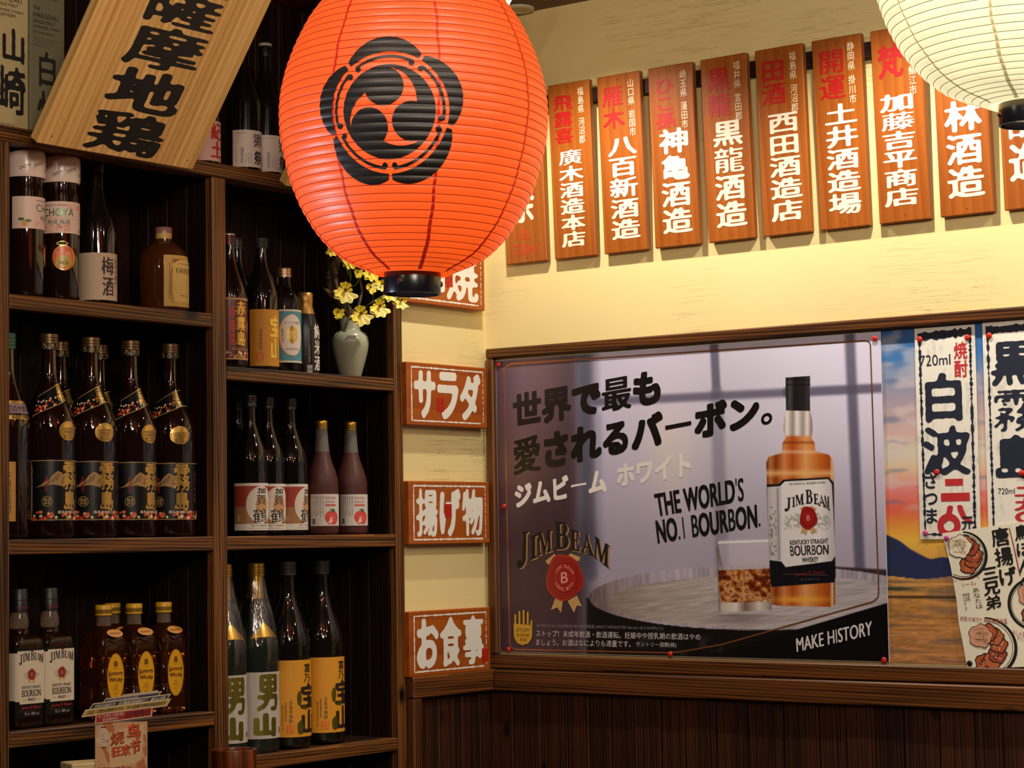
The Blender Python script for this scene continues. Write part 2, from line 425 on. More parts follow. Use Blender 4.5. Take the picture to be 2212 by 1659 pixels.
def boxywarp(prof, zc, eps=.0006):
    """follow a rounded-square bottle: u is arc length from the middle of the front"""
    z = np.array([p[0] for p in prof]); R = np.array([p[1] for p in prof]); i = np.argmin(abs(z-zc)); rx, ry, e = prof[i][1], prof[i][2], prof[i][3]
    th = np.linspace(-pi, pi, 2001); ct, st = np.cos(th), np.sin(th); d = (abs(ct)**e+abs(st)**e)**(-1/e); X = rx*st*d; Y = -ry*ct*d
    arc = np.concatenate([[0], np.cumsum(np.hypot(np.diff(X), np.diff(Y)))]); arc -= arc[1000]
    nx = np.gradient(Y, arc); ny = -np.gradient(X, arc); sg = np.sign(nx*X+ny*Y); nx *= sg; ny *= sg
    def w(u, v, h):
        x = np.interp(u, arc, X); y = np.interp(u, arc, Y); n1 = np.interp(u, arc, nx); n2 = np.interp(u, arc, ny); q = eps+h
        k = np.interp(v, z, R)/rx
        return (x*k+n1*q, y*k+n2*q, v)
    return w
# a serif capital face for the whisky name, drawn as slabs: (x0,y0,x1,y1) or polygons
def _slabs(ps, A):
    V = []; T = []
    for p in ps:
        q = [(p[0], p[1]), (p[2], p[1]), (p[2], p[3]), (p[0], p[3])] if len(p) == 4 and not hasattr(p[0], '__len__') else p
        b = len(V); V += q; T += [(b, b+i, b+i+1) for i in range(1, len(q)-1)]
    return np.array(V, float), np.array(T), A
def _arc(cx, cy, r0x, r0y, r1x, r1y, a0, a1, n=14):
    out = []
    for i in range(n):
        p, q = radians(a0+(a1-a0)*i/n), radians(a0+(a1-a0)*(i+1)/n)
        out.append([(cx+r0x*cos(p), cy+r0y*sin(p)), (cx+r1x*cos(p), cy+r1y*sin(p)), (cx+r1x*cos(q), cy+r1y*sin(q)), (cx+r0x*cos(q), cy+r0y*sin(q))])
    return out
SERIF = {
 'J': _slabs([(.16, .02, .32, .72), (.06, .66, .42, .72)]+_arc(.12, .04, .04, .06, .20, .22, 180, 360), .48),
 'I': _slabs([(.12, 0, .28, .72), (.04, .66, .36, .72), (.04, 0, .36, .06)], .40),
 'M': _slabs([(.08, 0, .15, .72), (.60, 0, .76, .72), (.03, 0, .22, .05), (.53, 0, .83, .05), (.60, .66, .83, .72), (.02, .66, .16, .72), [(.08, .72), (.26, .72), (.47, .14), (.38, 0)], [(.38, 0), (.46, 0), (.68, .72), (.60, .72)]], .86),
 'B': _slabs([(.10, 0, .26, .72), (.03, .66, .30, .72), (.03, 0, .30, .06), (.20, .66, .36, .72), (.20, 0, .36, .06), (.20, .35, .36, .41)]+_arc(.34, .545, .07, .115, .22, .175, -90, 90)+_arc(.35, .205, .08, .145, .25, .205, -90, 90), .62),
 'E': _slabs([(.10, 0, .26, .72), (.03, .66, .48, .72), (.03, 0, .50, .06), (.20, .34, .40, .40), (.42, .54, .48, .72), (.44, 0, .50, .20), (.36, .28, .41, .46)], .54),
 'A': _slabs([[(.02, 0), (.10, 0), (.36, .72), (.30, .72)], [(.28, .72), (.42, .72), (.66, 0), (.48, 0)], (.14, .20, .52, .26), (-.02, 0, .20, .05), (.40, 0, .74, .05)], .72)}

# ---------------------------------------------------------------- sight lines of the surveyed camera, to measure the two walls
def ray(px, py): return FWD*F_PX+RGT*(px-1106)+UPV*(829.5-py)
def onX(px, py, X=0.0):
    d = ray(px, py); t = (X-CAM[0])/d[0]; P = CAM+d*t; return P[1], P[2]
def onY(px, py, Y=0.0):
    d = ray(px, py); t = (Y-CAM[1])/d[1]; P = CAM+d*t; return P[0], P[2]
def RWq(pts, Y=-.006): return [onY(x, y, Y) for x, y in pts]
def yat(px, zz, X):
    """y of a point of the left wall side at depth X seen in column px at height zz"""
    lo, hi = -3.0, 1.0
    for _ in range(40):
        m = (lo+hi)/2; v = np.array([X, m, zz])-CAM; x = 1106+F_PX*(v@RGT)/(v@FWD)
        if x < px: lo = m
        else: hi = m
    return lo
LEFT = radians(90)      # things on the left wall: their front (-y) turned to +x

# ---------------------------------------------------------------- setting
CEIL = 2.62
def struct(name, g, mat, loc=None, **kw): return tag(g.obj(name, mat, None, loc=loc, **kw), kind='structure')
struct('floor', G().box(-.4, 5.2, -5.4, .2, -.06, 0, 0), pmat('floor_tile', '3a2c22', .4))
struct('ceiling', G().box(-.4, 5.2, -5.4, .2, CEIL, CEIL+.08, 0), REDW)
wr = struct('wall_right', G().box(-.02, 5.2, 0, .12, 0, CEIL, 0), PLASTER)
wl = struct('wall_left', G().box(-.12, 0, -.323, 0, 0, CEIL, 0), PLASTER)
struct('wall_left', G().box(-.44, -.36, -5.4, -.323, 0, CEIL, 0), PLANK['z'])
# dark board cladding below the rail, plank by plank
x = .006; k = 0
while x < 3.4:
    w = random.uniform(.060, .092); dz = random.uniform(0, .003)
    boxpart('plank', PLANK['z'], wr, x, x+w-.0035, -.011-dz, -.0005, .10, 1.003, .0015); x += w
y = -.294
while y < -.012:
    w = min(random.uniform(.062, .088), -.012-y); boxpart('plank', PLANK['z'], wl, .0005, .011, y, y+w-.0035, .10, 1.003, .0015); y += w
def trimbox(n, mat, *b): return tag(boxpart(n, mat, None, *b), kind='structure')
trimbox('trim_1', TRIM['x'], .032, 3.4, -.030, -.0005, 1.003, 1.052, .003)
trimbox('trim_2', TRIM['y'], .0005, .031, -.3225, -.0005, 1.003, 1.052, .003)
trimbox('trim_3', TRIM['z'], .0005, .031, -.3225, -.292, .10, 1.0025, .003)
trimbox('baseboard_right', TRIM['x'], .026, 3.4, -.022, -.0005, 0, .098, .003)
trimbox('baseboard_left', TRIM['y'], .0005, .024, -.3225, -.001, 0, .098, .003)
trimbox('trim_4', DARKW['x'], .05, 3.0, -.018, -.0005, 2.372, 2.408, .002)       # dark batten behind the plaques

# ---------------------------------------------------------------- the open cabinet on the left
cab = thing('display_cabinet', 'tall open cabinet of rough dark-stained cedar filled with bottles, built in at the left', 'cabinet', (0, -.32, 0))
CY = .32     # children are given in world numbers and shifted by the cabinet's own place
def cb(name, mat, x0, x1, y0, y1, z0, z1, b=.002, parent=None):
    c = ((x0+x1)/2, (y0+y1)/2+CY, (z0+z1)/2)
    o = G().box(x0-(x0+x1)/2, x1-(x0+x1)/2, y0-(y0+y1)/2, y1-(y0+y1)/2, z0-c[2], z1-c[2], b).obj(name, mat, cab, loc=c)
    if parent is not None: o.parent = parent; o.location = mathutils.Vector(c)-parent.location
    return o
XB, XF = -.262, .010
P0, P1, P2, P3 = (-1.505, -1.4645), (-.9315, -.8925), (-.3535, -.3245), (-2.10, -2.06)
for a, b in (P0, P1): cb('post', CAB['z'], -.013, XF, a, b, 0, 2.122)
cb('post', CAB['z'], -.013, XF, P2[0], P2[1], 0, CEIL-.001)
cb('post', CAB['z'], -.013, XF, P3[0], P3[1], 0, 2.122)
cb('rail', CAB['y'], -.035, XF+.001, P3[0], P2[0]-.0005, 2.1225, 2.152)
shelfz = {'A': 1.836, 'B': 1.376, 'C': 1.020, 'D': .62}
shelfr = {'A': 1.729, 'B': 1.376, 'C': .918, 'D': .56}
for (ya, yb, dct) in ((P0[1], P1[0], shelfz), (P1[1], P2[0], shelfr), (P3[1], P0[0], shelfz)):
    for z in dct.values():
        cb('rail', CAB['y'], -.024, XF-.001, ya+.0005, yb-.0005, z-.0285, z)
        cb('shelf', DARKW['y'], XB+.012, -.0245, ya+.0005, yb-.0005, z-.018, z-.0004)
cb('shelf', DARKW['y'], XB+.012, -.0355, P3[0], P2[0], 2.132, 2.1515)
# side panels of narrow planks and the planked back
for (ya, yb) in ((P0[0]+.010, P0[1]-.010), (P1[0]+.010, P1[1]-.010), (P2[0]+.004, P2[1]-.004)):
    top = 2.131 if yb < -.4 else CEIL-.01
    sp = cb('side_panel', DARKW['z'], XB+.012, -.0135, ya+.004, yb-.004, .0, top, 0)
    for x0 in (-.248, -.190, -.132, -.0735):
        for s, (c, d) in enumerate(((ya-.0015, ya+.0035), (yb-.0035, yb+.0015))):
            cb('plank', DARKW['z'], x0, x0+.0565, c, d, .001, top-.001, .0018, sp)
bp = cb('back_panel', DARKW['z'], XB-.012, XB, P3[0], P2[1], 0, CEIL-.001, 0)
y = P3[0]+.002
while y < P2[1]-.03:
    w = min(random.uniform(.066, .084), P2[1]-y); cb('plank', DARKW['z'], XB+.0005, XB+.011, y, y+w-.003, .001, CEIL-.003, .002, bp); y += w

# ---------------------------------------------------------------- notice board with its printed backdrop and posters
def paint_grid(name, x0, x1, z0, z1, step, Y, fn, mat, parent, holder_xz):
    nx = int((x1-x0)/step)+1; nz = int((z1-z0)/step)+1
    X, Z = np.meshgrid(np.linspace(x0, x1, nx), np.linspace(z0, z1, nz))
    P = np.stack([X, np.full_like(X, Y), Z], -1)-CAM; d = P@FWD
    px = 1106+F_PX*(P@RGT)/d; py = 829.5-F_PX*(P@UPV)/d
    col = np.clip(fn(px, py, X, Z), 0, 1)
    V = np.stack([X-holder_xz[0], np.full_like(X, Y-holder_xz[1]), Z-holder_xz[2]], -1).reshape(-1, 3)
    i = np.arange(nz-1)[:, None]*nx+np.arange(nx-1)[None, :]; Fq = np.stack([i, i+1, i+nx+1, i+nx], -1).reshape(-1, 4)
    me = bpy.data.meshes.new(name); me.vertices.add(len(V)); me.vertices.foreach_set('co', V.astype(np.float32).ravel())
    me.loops.add(Fq.size); me.loops.foreach_set('vertex_index', Fq.astype(np.int32).ravel())
    me.polygons.add(len(Fq)); me.polygons.foreach_set('loop_start', np.arange(0, Fq.size, 4, dtype=np.int32))
    me.update(calc_edges=True)
    at = me.color_attributes.new('col', 'FLOAT_COLOR', 'POINT')
    at.data.foreach_set('color', np.concatenate([lin(col).reshape(-1, 3), np.ones((len(V), 1))], 1).astype(np.float32).ravel())
    me.materials.append(mat); o = bpy.data.objects.new(name, me); COL.objects.link(o); o.parent = parent; return o
def sm(a, b, x): t = np.clip((x-a)/(b-a+1e-9), 0, 1); return t*t*(3-2*t)
def hx(c): return np.array([int(c[i:i+2], 16)/255 for i in (0, 2, 4)])
def blend(I, m, c): return I*(1-m[..., None])+(hx(c) if isinstance(c, str) else c)*m[..., None]
def stops(t, lst):
    out = np.zeros(t.shape+(3,)); ps = [p for p, _ in lst]; cs = np.array([hx(c) for _, c in lst])
    for i in range(3): out[..., i] = np.interp(t, ps, cs[:, i])
    return out
def vnoise(px, py, sx, sy, seed):
    r = np.random.RandomState(seed).rand(64, 64); x = px/sx; y = py/sy; xi = np.floor(x).astype(int); yi = np.floor(y).astype(int); fx = x-xi; fy = y-yi
    fx = fx*fx*(3-2*fx); fy = fy*fy*(3-2*fy); g = lambda a, b: r[b % 64, a % 64]
    return (g(xi, yi)*(1-fx)+g(xi+1, yi)*fx)*(1-fy)+(g(xi, yi+1)*(1-fx)+g(xi+1, yi+1)*fx)*fy
def inpoly(px, py, P, soft=1.2):
    P = np.array(P, float); n = len(P); ins = np.zeros(px.shape, bool); dm = np.full(px.shape, 1e9)
    for i in range(n):
        a, b = P[i], P[(i+1) % n]
        cnd = ((a[1] > py) != (b[1] > py)); xx = (b[0]-a[0])*(py-a[1])/(b[1]-a[1]+1e-12)+a[0]; ins ^= cnd & (px < xx)
        ab = b-a; t = np.clip(((px-a[0])*ab[0]+(py-a[1])*ab[1])/(ab@ab+1e-12), 0, 1); dm = np.minimum(dm, np.hypot(px-a[0]-t*ab[0], py-a[1]-t*ab[1]))
    sd = np.where(ins, dm, -dm); return np.clip(sd/soft+.5, 0, 1)
def seg(px, py, a, b, w, soft):
    a = np.array(a, float); b = np.array(b, float); ab = b-a; t = np.clip(((px-a[0])*ab[0]+(py-a[1])*ab[1])/(ab@ab), 0, 1)
    return 1-sm(w-soft, w+soft, np.hypot(px-a[0]-t*ab[0], py-a[1]-t*ab[1]))
PRINT = vcol('printed_sheet', .32, .35); PRINTM = vcol('printed_paper', .6, .3)

FX0, FX1, FZ0, FZ1 = .0125, 2.45, 1.0545, 1.816
fr = thing('notice_board_frame', 'long brown wooden frame around the posters on the right wall', 'frame', (1.2, 0, 1.43))
def fb(name, mat, x0, x1, z0, z1, y0=-.019): return boxpart(name, mat, fr, x0-1.2, x1-1.2, y0, -.0008, z0-1.43, z1-1.43, .003)
fb('bottom_rail', TRIM['x'], FX0, FX1, FZ0, FZ0+.033); fb('top_rail', TRIM['x'], FX0, FX1, FZ1-.024, FZ1)
fb('side_rail', TRIM['z'], FX0, FX0+.022, FZ0+.0335, FZ1-.0245); fb('side_rail', TRIM['z'], FX1-.022, FX1, FZ0+.0335, FZ1-.0245)

def sunset(px, py, X, Z):
    t = (1.80-Z)/.71
    I = stops(t, [(0, '2a5fa8'), (.10, '3f78b8'), (.17, '8b93b4'), (.24, 'b3a0ae'), (.33, 'd8b8b0'), (.38, 'dcd6c4'), (.43, 'e8c8a8'), (.49, 'ea8a86'), (.55, 'e8684e'), (.60, 'f0a040'), (.64, 'f4c34c'), (.67, 'e8b050'), (1, 'e0a050')])
    n = vnoise(X*1000, Z*1000, 60, 30, 3)+.5*vnoise(X*1000, Z*1000, 25, 12, 4)
    I = blend(I, sm(.75, 1.15, n)*(1-sm(.5, .62, t))*.55, 'dccccc')
    I = blend(I, sm(.9, 1.3, vnoise(X*1000, Z*1000, 90, 16, 9)+.5*vnoise(X*1000, Z*1000, 30, 9, 2))*(1-sm(.5, .62, t))*.5, '58709a')
    ridge = .612+.075*sm(1.03, 1.20, X)+.02*vnoise(X*1000, Z*0, 35, 1, 5)-.05*sm(1.35, 1.6, X)
    I = blend(I, sm(ridge, ridge+.004, t), '28305e')
    I = blend(I, sm(ridge, ridge+.004, t)*(1-sm(1.05, 1.12, X))*.7*sm(.2, .8, vnoise(X*1000, Z*1000, 14, 14, 7)), '26382c')
    beach = .748+.004*np.sin(X*40)
    sand = stops(t, [(.75, 'd09a58'), (.79, 'cf9650'), (.85, 'c78a48'), (1, 'b98050')])
    st = vnoise(X*1000, Z*1000, 55, 5, 11)*.6+vnoise(X*1000, Z*1000, 13, 2.2, 12)*.4
    sand = sand*(.72+.5*st)[..., None]; sand = blend(sand, sm(.62, .75, vnoise(X*1000, Z*1000, 120, 9, 13))*.45, '6a5a5c')
    I = np.where((t > beach)[..., None], sand, I)
    I = blend(I, sm(.773, .777, t)*(1-sm(.784, .788, t))*(1-sm(1.08, 1.16, X)), '3e4a38')
    I = blend(I, sm(.800, .803, t)*(1-sm(.807, .810, t)), '4a3420')
    return I
mu = thing('sunset_backdrop', 'printed sunset seaside picture lining the frame behind the paper posters', 'picture', (1.7, -.002, 1.44))
paint_grid('printed_sheet', 1.55, 2.42, 1.092, 1.79, .006, -.0020, sunset, PRINTM, mu, (1.7, -.002, 1.44))
paint_grid('printed_sheet', 1.04, 1.55, 1.092, 1.79, .0019, -.0020, sunset, PRINTM, mu, (1.7, -.002, 1.44))

# the whisky poster
PY = -.0065
def poster(px, py, X, Z):
    u = px-1062; I = stops(px, [(1080, '5d4850'), (1130, '7a6068'), (1180, '71575a'), (1240, '54424a'), (1262, '5a545e'), (1300, 'c6bac6'), (1420, 'c8bcc6'), (1560, 'c4b8bc'), (1700, 'd2c6cc'), (1850, 'd8ccd4')])
    d = sm(760, 1150, py); left = 1-sm(1235, 1300, px)
    I = blend(I, d*left*.7, '3a2426'); I = blend(I, (1-left)*sm(880, 1220, py)*.55, '93838c')
    I = blend(I, np.exp(-((px-1445)/55)**2-((py-985)/120)**2)*.5, 'e2c9ae'); I = blend(I, np.exp(-((px-1120)/40)**2-((py-1000)/110)**2)*.45, '8c5f50')
    I = blend(I, np.exp(-((px-1255)/16)**2)*.5*(1-sm(1150, 1300, py)), '8b8692')
    I = blend(I, seg(px, py, (1262, 740), (1275, 1240), 14, 9)*.55, '4a4a58'); I = blend(I, seg(px, py, (1296, 900), (1296, 1225), 5, 8)*.5, '8f8fa0')
    bars = '57505f'
    I = blend(I, seg(px, py, (1540, 700), (1548, 850), 9, 4)*.85, bars); I = blend(I, seg(px, py, (1548, 850), (1560, 1235), 14, 8)*.6, '77707e')
    I = blend(I, seg(px, py, (1290, 868), (1700, 848), 9, 6)*.8, bars); I = blend(I, seg(px, py, (1700, 848), (1912, 838), 10, 5)*.85, bars)
    I = blend(I, seg(px, py, (1835, 715), (1857, 1225), 11, 6)*.85, bars)
    I = blend(I, seg(px, py, (1785, 1232), (1925, 1240), 9, 3), '3a2e34')
    I = blend(I, np.exp(-((px-1160)/60)**2-((py-1130)/70)**2)*.35, '2c1c1c'); I = blend(I, np.exp(-((px-1260)/30)**2-((py-1170)/60)**2)*.6, '3b333b')
    # barrel
    top = np.clip(1-(((px-1640)/368)**2+((py-1291)/70)**2), -9, 9); inner = 1-(((px-1660)/345)**2+((py-1300)/58)**2)
    under = sm(1280, 1290, py)*sm(1262, 1272, px)*(1-sm(0, .01, top))
    I = blend(I, np.where(py > 1291, under, 0), '15110f')
    dk = vnoise(px, py, 22, 17, 21)*sm(1340, 1365, py)*sm(1270, 1300, px)*(px < 1560)
    I = blend(I, sm(.6, .9, dk)*.35, '4a4850')
    rim = stops(px, [(1270, '6a5552'), (1330, '9a8684'), (1450, 'b9aaae'), (1600, 'a49494'), (1925, 'b0a2a4')])*(.85+.25*vnoise(px, py, 5, 40, 8))[..., None]
    wd = stops(px, [(1300, '8d7468'), (1400, 'ab9788'), (1500, 'b3a296'), (1700, 'b8aaa2'), (1925, 'b2a49f')])*(.88+.22*vnoise(px, py*3+px*.4, 30, 8, 9))[..., None]
    I = blend(I, sm(-.014, .014, top), rim); I = blend(I, sm(-.02, .02, inner), wd)
    I = blend(I, (inner > 0)*np.exp(-((px-1600)/60)**2-((py-1335)/14)**2)*.45, '5a4440')
    I = I*np.array([1.03, 1.07, 1.15])
    edge = np.interp(px, [1400, 1560, 1640, 1925], [1425, 1408, 1384, 1300]); I = blend(I, sm(-1, 1, py-edge)*sm(1420, 1450, px), '0d0c0e')
    return I
POX, POZ = .55, 1.45
pos = thing('whisky_poster', 'large glossy poster of a bourbon bottle and tumbler on a barrel', 'poster', (POX, PY, POZ))
tl, tr_, bl, br = onY(1075, 775, PY), onY(1898, 712, PY), onY(1090, 1415, PY), onY(1922, 1437, PY)
px0, px1, pz0, pz1 = .036, 1.060, 1.0935, 1.787
paint_grid('printed_sheet', px0, px1, pz0, pz1, .0018, PY, poster, PRINT, pos, (POX, PY, POZ))
G().box(px0-POX-.001, px1-POX+.001, .0004, .0018, pz0-POZ-.001, pz1-POZ+.001, 0).obj('backing_sheet', pmat('poster_edge', 'e8e4e0', .4), pos)

def pbottle(px, py, X, Z):
    I = poster(px, py, X, Z); P = lambda pts, s=1.2: inpoly(px, py, pts, s)
    # tumbler
    g = P([(1546, 1166), (1669, 1163), (1668, 1317), (1660, 1325), (1562, 1327), (1552, 1318)])
    I = blend(I, g*.32, 'e9e2e6'); I = blend(I, g*(seg(px, py, (1549, 1168), (1554, 1318), 3, 2)+seg(px, py, (1666, 1166), (1664, 1316), 3, 2))*.6, '6d5f5f')
    I = blend(I, seg(px, py, (1552, 1172), (1664, 1168), 2, 1.5)*.8, 'ffffff'); I = blend(I, seg(px, py, (1550, 1186), (1560, 1230), 3, 3)*.5, '6b4a42')
    ic = P([(1551, 1232), (1664, 1228), (1665, 1300), (1556, 1302)]); amb = stops(vnoise(px, py, 13, 13, 33)*.65+vnoise(px, py, 6, 6, 34)*.35, [(0, '2a0c06'), (.3, '6a2a10'), (.48, 'b0682a'), (.6, 'dca878'), (.72, '7c3a18'), (.86, 'e8cfae'), (1, '40180c')])
    I = blend(I, ic, amb); I = blend(I, P([(1557, 1302), (1664, 1299), (1661, 1318), (1564, 1322)])*.8, stops(px, [(1556, 'c9b4a8'), (1590, 'efe6e0'), (1610, '6d4e44'), (1640, 'e8dcd4'), (1664, 'a08c84')]))
    # bottle
    hl = lambda c, w: np.exp(-((px-c)/w)**2)
    cap = stops(px, [(1696, '141214'), (1706, '4a4648'), (1716, '1c1a1c'), (1738, '262224'), (1746, '3c383a'), (1752, '100e10')])
    I = blend(I, P([(1697, 792), (1749, 790), (1750, 832), (1749, 838), (1750, 888), (1698, 887), (1697, 838)]), cap)
    for y in (800, 810, 820, 831): I = blend(I, P([(1697, 792), (1749, 790), (1750, 840), (1698, 840)])*np.exp(-((py-y)/1.6)**2)*.6, '0a0a0a')
    neck = [(1699, 887), (1750, 888), (1754, 905), (1755, 930), (1753, 945), (1760, 958), (1761, 972), (1766, 976), (1790, 982), (1799, 992), (1801, 1010), (1804, 1305), (1797, 1311), (1686, 1309), (1666, 1306), (1655, 1000), (1660, 987), (1690, 978), (1690, 958), (1697, 945), (1692, 925), (1694, 905)]
    body = stops(px, [(1654, '5a2408'), (1664, 'c07a48'), (1676, '8a3a10'), (1694, 'd88850'), (1712, 'b4521c'), (1740, 'e8a468'), (1770, 'c86a28'), (1792, 'a84c18'), (1798, 'f0c8a0'), (1804, '6a2c0c')])
    M = P(neck); I = blend(I, M, body)
    gl = stops(px, [(1692, 'a89a98'), (1700, 'f2ece8'), (1712, '9c8e88'), (1722, 'f4f0ec'), (1734, 'a29490'), (1744, 'f0eae6'), (1755, '807068')])
    I = blend(I, M*(1-sm(938, 946, py)), gl); I = blend(I, M*np.exp(-((py-976)/4)**2)*.5, 'f8e0c0'); I = blend(I, M*np.exp(-((py-956)/3)**2)*.5, '6a2c0c')
    I = blend(I, M*sm(982, 990, py)*(1-sm(1030, 1040, py))*np.exp(-((py-1022)/7)**2)*.75, 'f0c080')
    I = blend(I, M*np.exp(-((px-1730)/60)**2-((py-1295)/7)**2)*sm(1270, 1282, py)*.8, 'f4b840')
    # labels
    bk = P([(1656, 1046), (1682, 1046), (1692, 1036), (1790, 1031), (1801, 1042), (1805, 1245), (1803, 1258), (1667, 1268), (1664, 1258)]); I = blend(I, bk, '14131a')
    wh = stops(px, [(1656, 'b4aeb2'), (1672, 'cfcacd'), (1682, 'b8b2b8'), (1690, 'e6e2e4'), (1770, 'eeeaec'), (1804, 'c4bec4')])
    I = blend(I, P([(1657, 1052), (1685, 1050), (1695, 1040), (1789, 1035), (1797, 1046), (1805, 1200), (1797, 1212), (1697, 1225), (1688, 1213), (1662, 1210)]), wh)
    I = blend(I, seg(px, py, (1679, 1056), (1684, 1208), 1.2, .8)*.5, '605a60'); I = blend(I, P([(1694, 1118), (1716, 1110), (1790, 1108), (1796, 1130), (1790, 1144), (1694, 1144)], 5)*sm(.42, .6, vnoise(px, py, 4, 4, 5))*.6, '8f8f8c')
    I = blend(I, inpoly(px, py, [(1660, 1095), (1676, 1095), (1680, 1200), (1664, 1200)], 2)*sm(.5, .7, vnoise(px, py, 4, 5, 15))*.5, '4a4a50')
    return I
a, b = onY(1538, 790, PY-.00018)[0], onY(1815, 790, PY-.00018)[0]
paint_grid('printed_bottle_and_glass', a, b, 1.186, 1.703, .00125, PY-.00018, pbottle, PRINT, pos, (POX, PY, POZ))
D = Design(); D.curved = False
def Q(*p): return [(x-POX, z-POZ) for x, z in RWq(p, PY-.0006)]
D.text('世界で最も', Q((1107, 852), (1427, 794), (1427, 873), (1109, 926)), ink('14110f', .3), bold=(.064, .056), N=72)
D.text('愛されるバーボン。', Q((1108, 947), (1668, 843), (1668, 917), (1110, 1027)), ink('14110f', .3), bold=(.064, .056), N=72)
D.text('ジムビーム', Q((1111, 1047), (1310, 1010), (1310, 1062), (1114, 1097)), ink('efe8e4', .3), bold=.056, N=48)
D.text('ホワイト', Q((1332, 1004), (1492, 976), (1492, 1028), (1333, 1052)), ink('e6dfdc', .3), bold=.056, N=48)
D.text("THE WORLD'S", Q((1412, 1066), (1606, 1030), (1607, 1083), (1420, 1117)), ink('15161c', .3), bold=(.055, .03), N=48, sm=.012)
D.text('NO.1 BOURBON.', Q((1415, 1124), (1641, 1088), (1643, 1139), (1421, 1175)), ink('15161c', .3), bold=(.055, .03), N=48, sm=.012)
D.text('MAKE HISTORY', Q((1719, 1379), (1883, 1341), (1884, 1372), (1721, 1409)), ink('dcd8da', .3), bold=(.04, .02), N=40, sm=.02)
D.text("※WORLD'S No.1 BOURBON:2015年販売数量 (IMPACT NEWSLETTER February 1&15 2016号より)", Q((1159, 1347), (1432, 1353), (1432, 1362), (1159, 1356)), ink('8f8684'), bold=.008, N=26)
D.text('ストップ！未成年飲酒・飲酒運転。妊娠中や授乳期の飲酒はやめ', Q((1158, 1361), (1513, 1369), (1513, 1383), (1158, 1375)), ink('d4cccc'), bold=.012, N=30)
D.text('ましょう。お酒はなによりも適量です。', Q((1158, 1380), (1362, 1384), (1362, 1398), (1158, 1394)), ink('d4cccc'), bold=.012, N=30)
D.text('サントリー酒類(株)', Q((1374, 1386), (1461, 1388), (1461, 1400), (1374, 1398)), ink('c4bcbc'), bold=.008, N=30)
ORL = foil('c8845a', .35)
def lineQ(pts, w, seg=.01): D.line(Q(*pts), w, ORL, 2)
cr = [(1094+8*(1-sin(t)), 1395+8*(1-cos(t))+2) for t in np.linspace(pi/2, 0, 6)]
lineQ([(1096, 790), (1088, 798), (1089, 810), (1101, 1390), (1105, 1399), (1114, 1403), (1440, 1410), (1470, 1408), (1560, 1392), (1885, 1300), (1896, 1291), (1898, 1280), (1880, 745), (1877, 738), (1868, 736), (1500, 760), (1104, 786), (1096, 790)], .0032)
# logo with its tan edge
def letter(ch, q, dx=0, dy=0, c='0f0d0d', lay=4, N=60): D.text(ch, Q(*[(x+dx, y+dy) for x, y in q]), ink(c), bold=.012, N=N, layer=lay, font=SERIF)
LOGO = [('J', [(1122, 1150), (1141, 1146), (1141, 1218), (1116, 1232)]), ('I', [(1146, 1158), (1160, 1154), (1160, 1204), (1145, 1210)]), ('M', [(1160, 1150), (1191, 1144), (1192, 1190), (1162, 1200)]),
 ('B', [(1197, 1126), (1228, 1128), (1229, 1186), (1199, 1187)]), ('E', [(1231, 1143), (1251, 1148), (1252, 1192), (1232, 1188)]), ('A', [(1262, 1150), (1274, 1154), (1287, 1204), (1254, 1192)]), ('M', [(1285, 1158), (1316, 1178), (1315, 1228), (1282, 1202)])]
for ch, q in LOGO: letter(ch, q, 3, 2.5, 'b08350', 3); letter(ch, q)
def rib(pts, c='c9a065', l=4): D.poly(Q(*pts), ink(c), l)
rib([(1178, 1212), (1198, 1196), (1203, 1206), (1184, 1220)]); rib([(1226, 1203), (1232, 1195), (1254, 1204), (1250, 1213)])
rib([(1200, 1290), (1216, 1298), (1212, 1324), (1204, 1312), (1190, 1318)]); rib([(1226, 1298), (1246, 1286), (1257, 1310), (1246, 1308), (1240, 1324)])
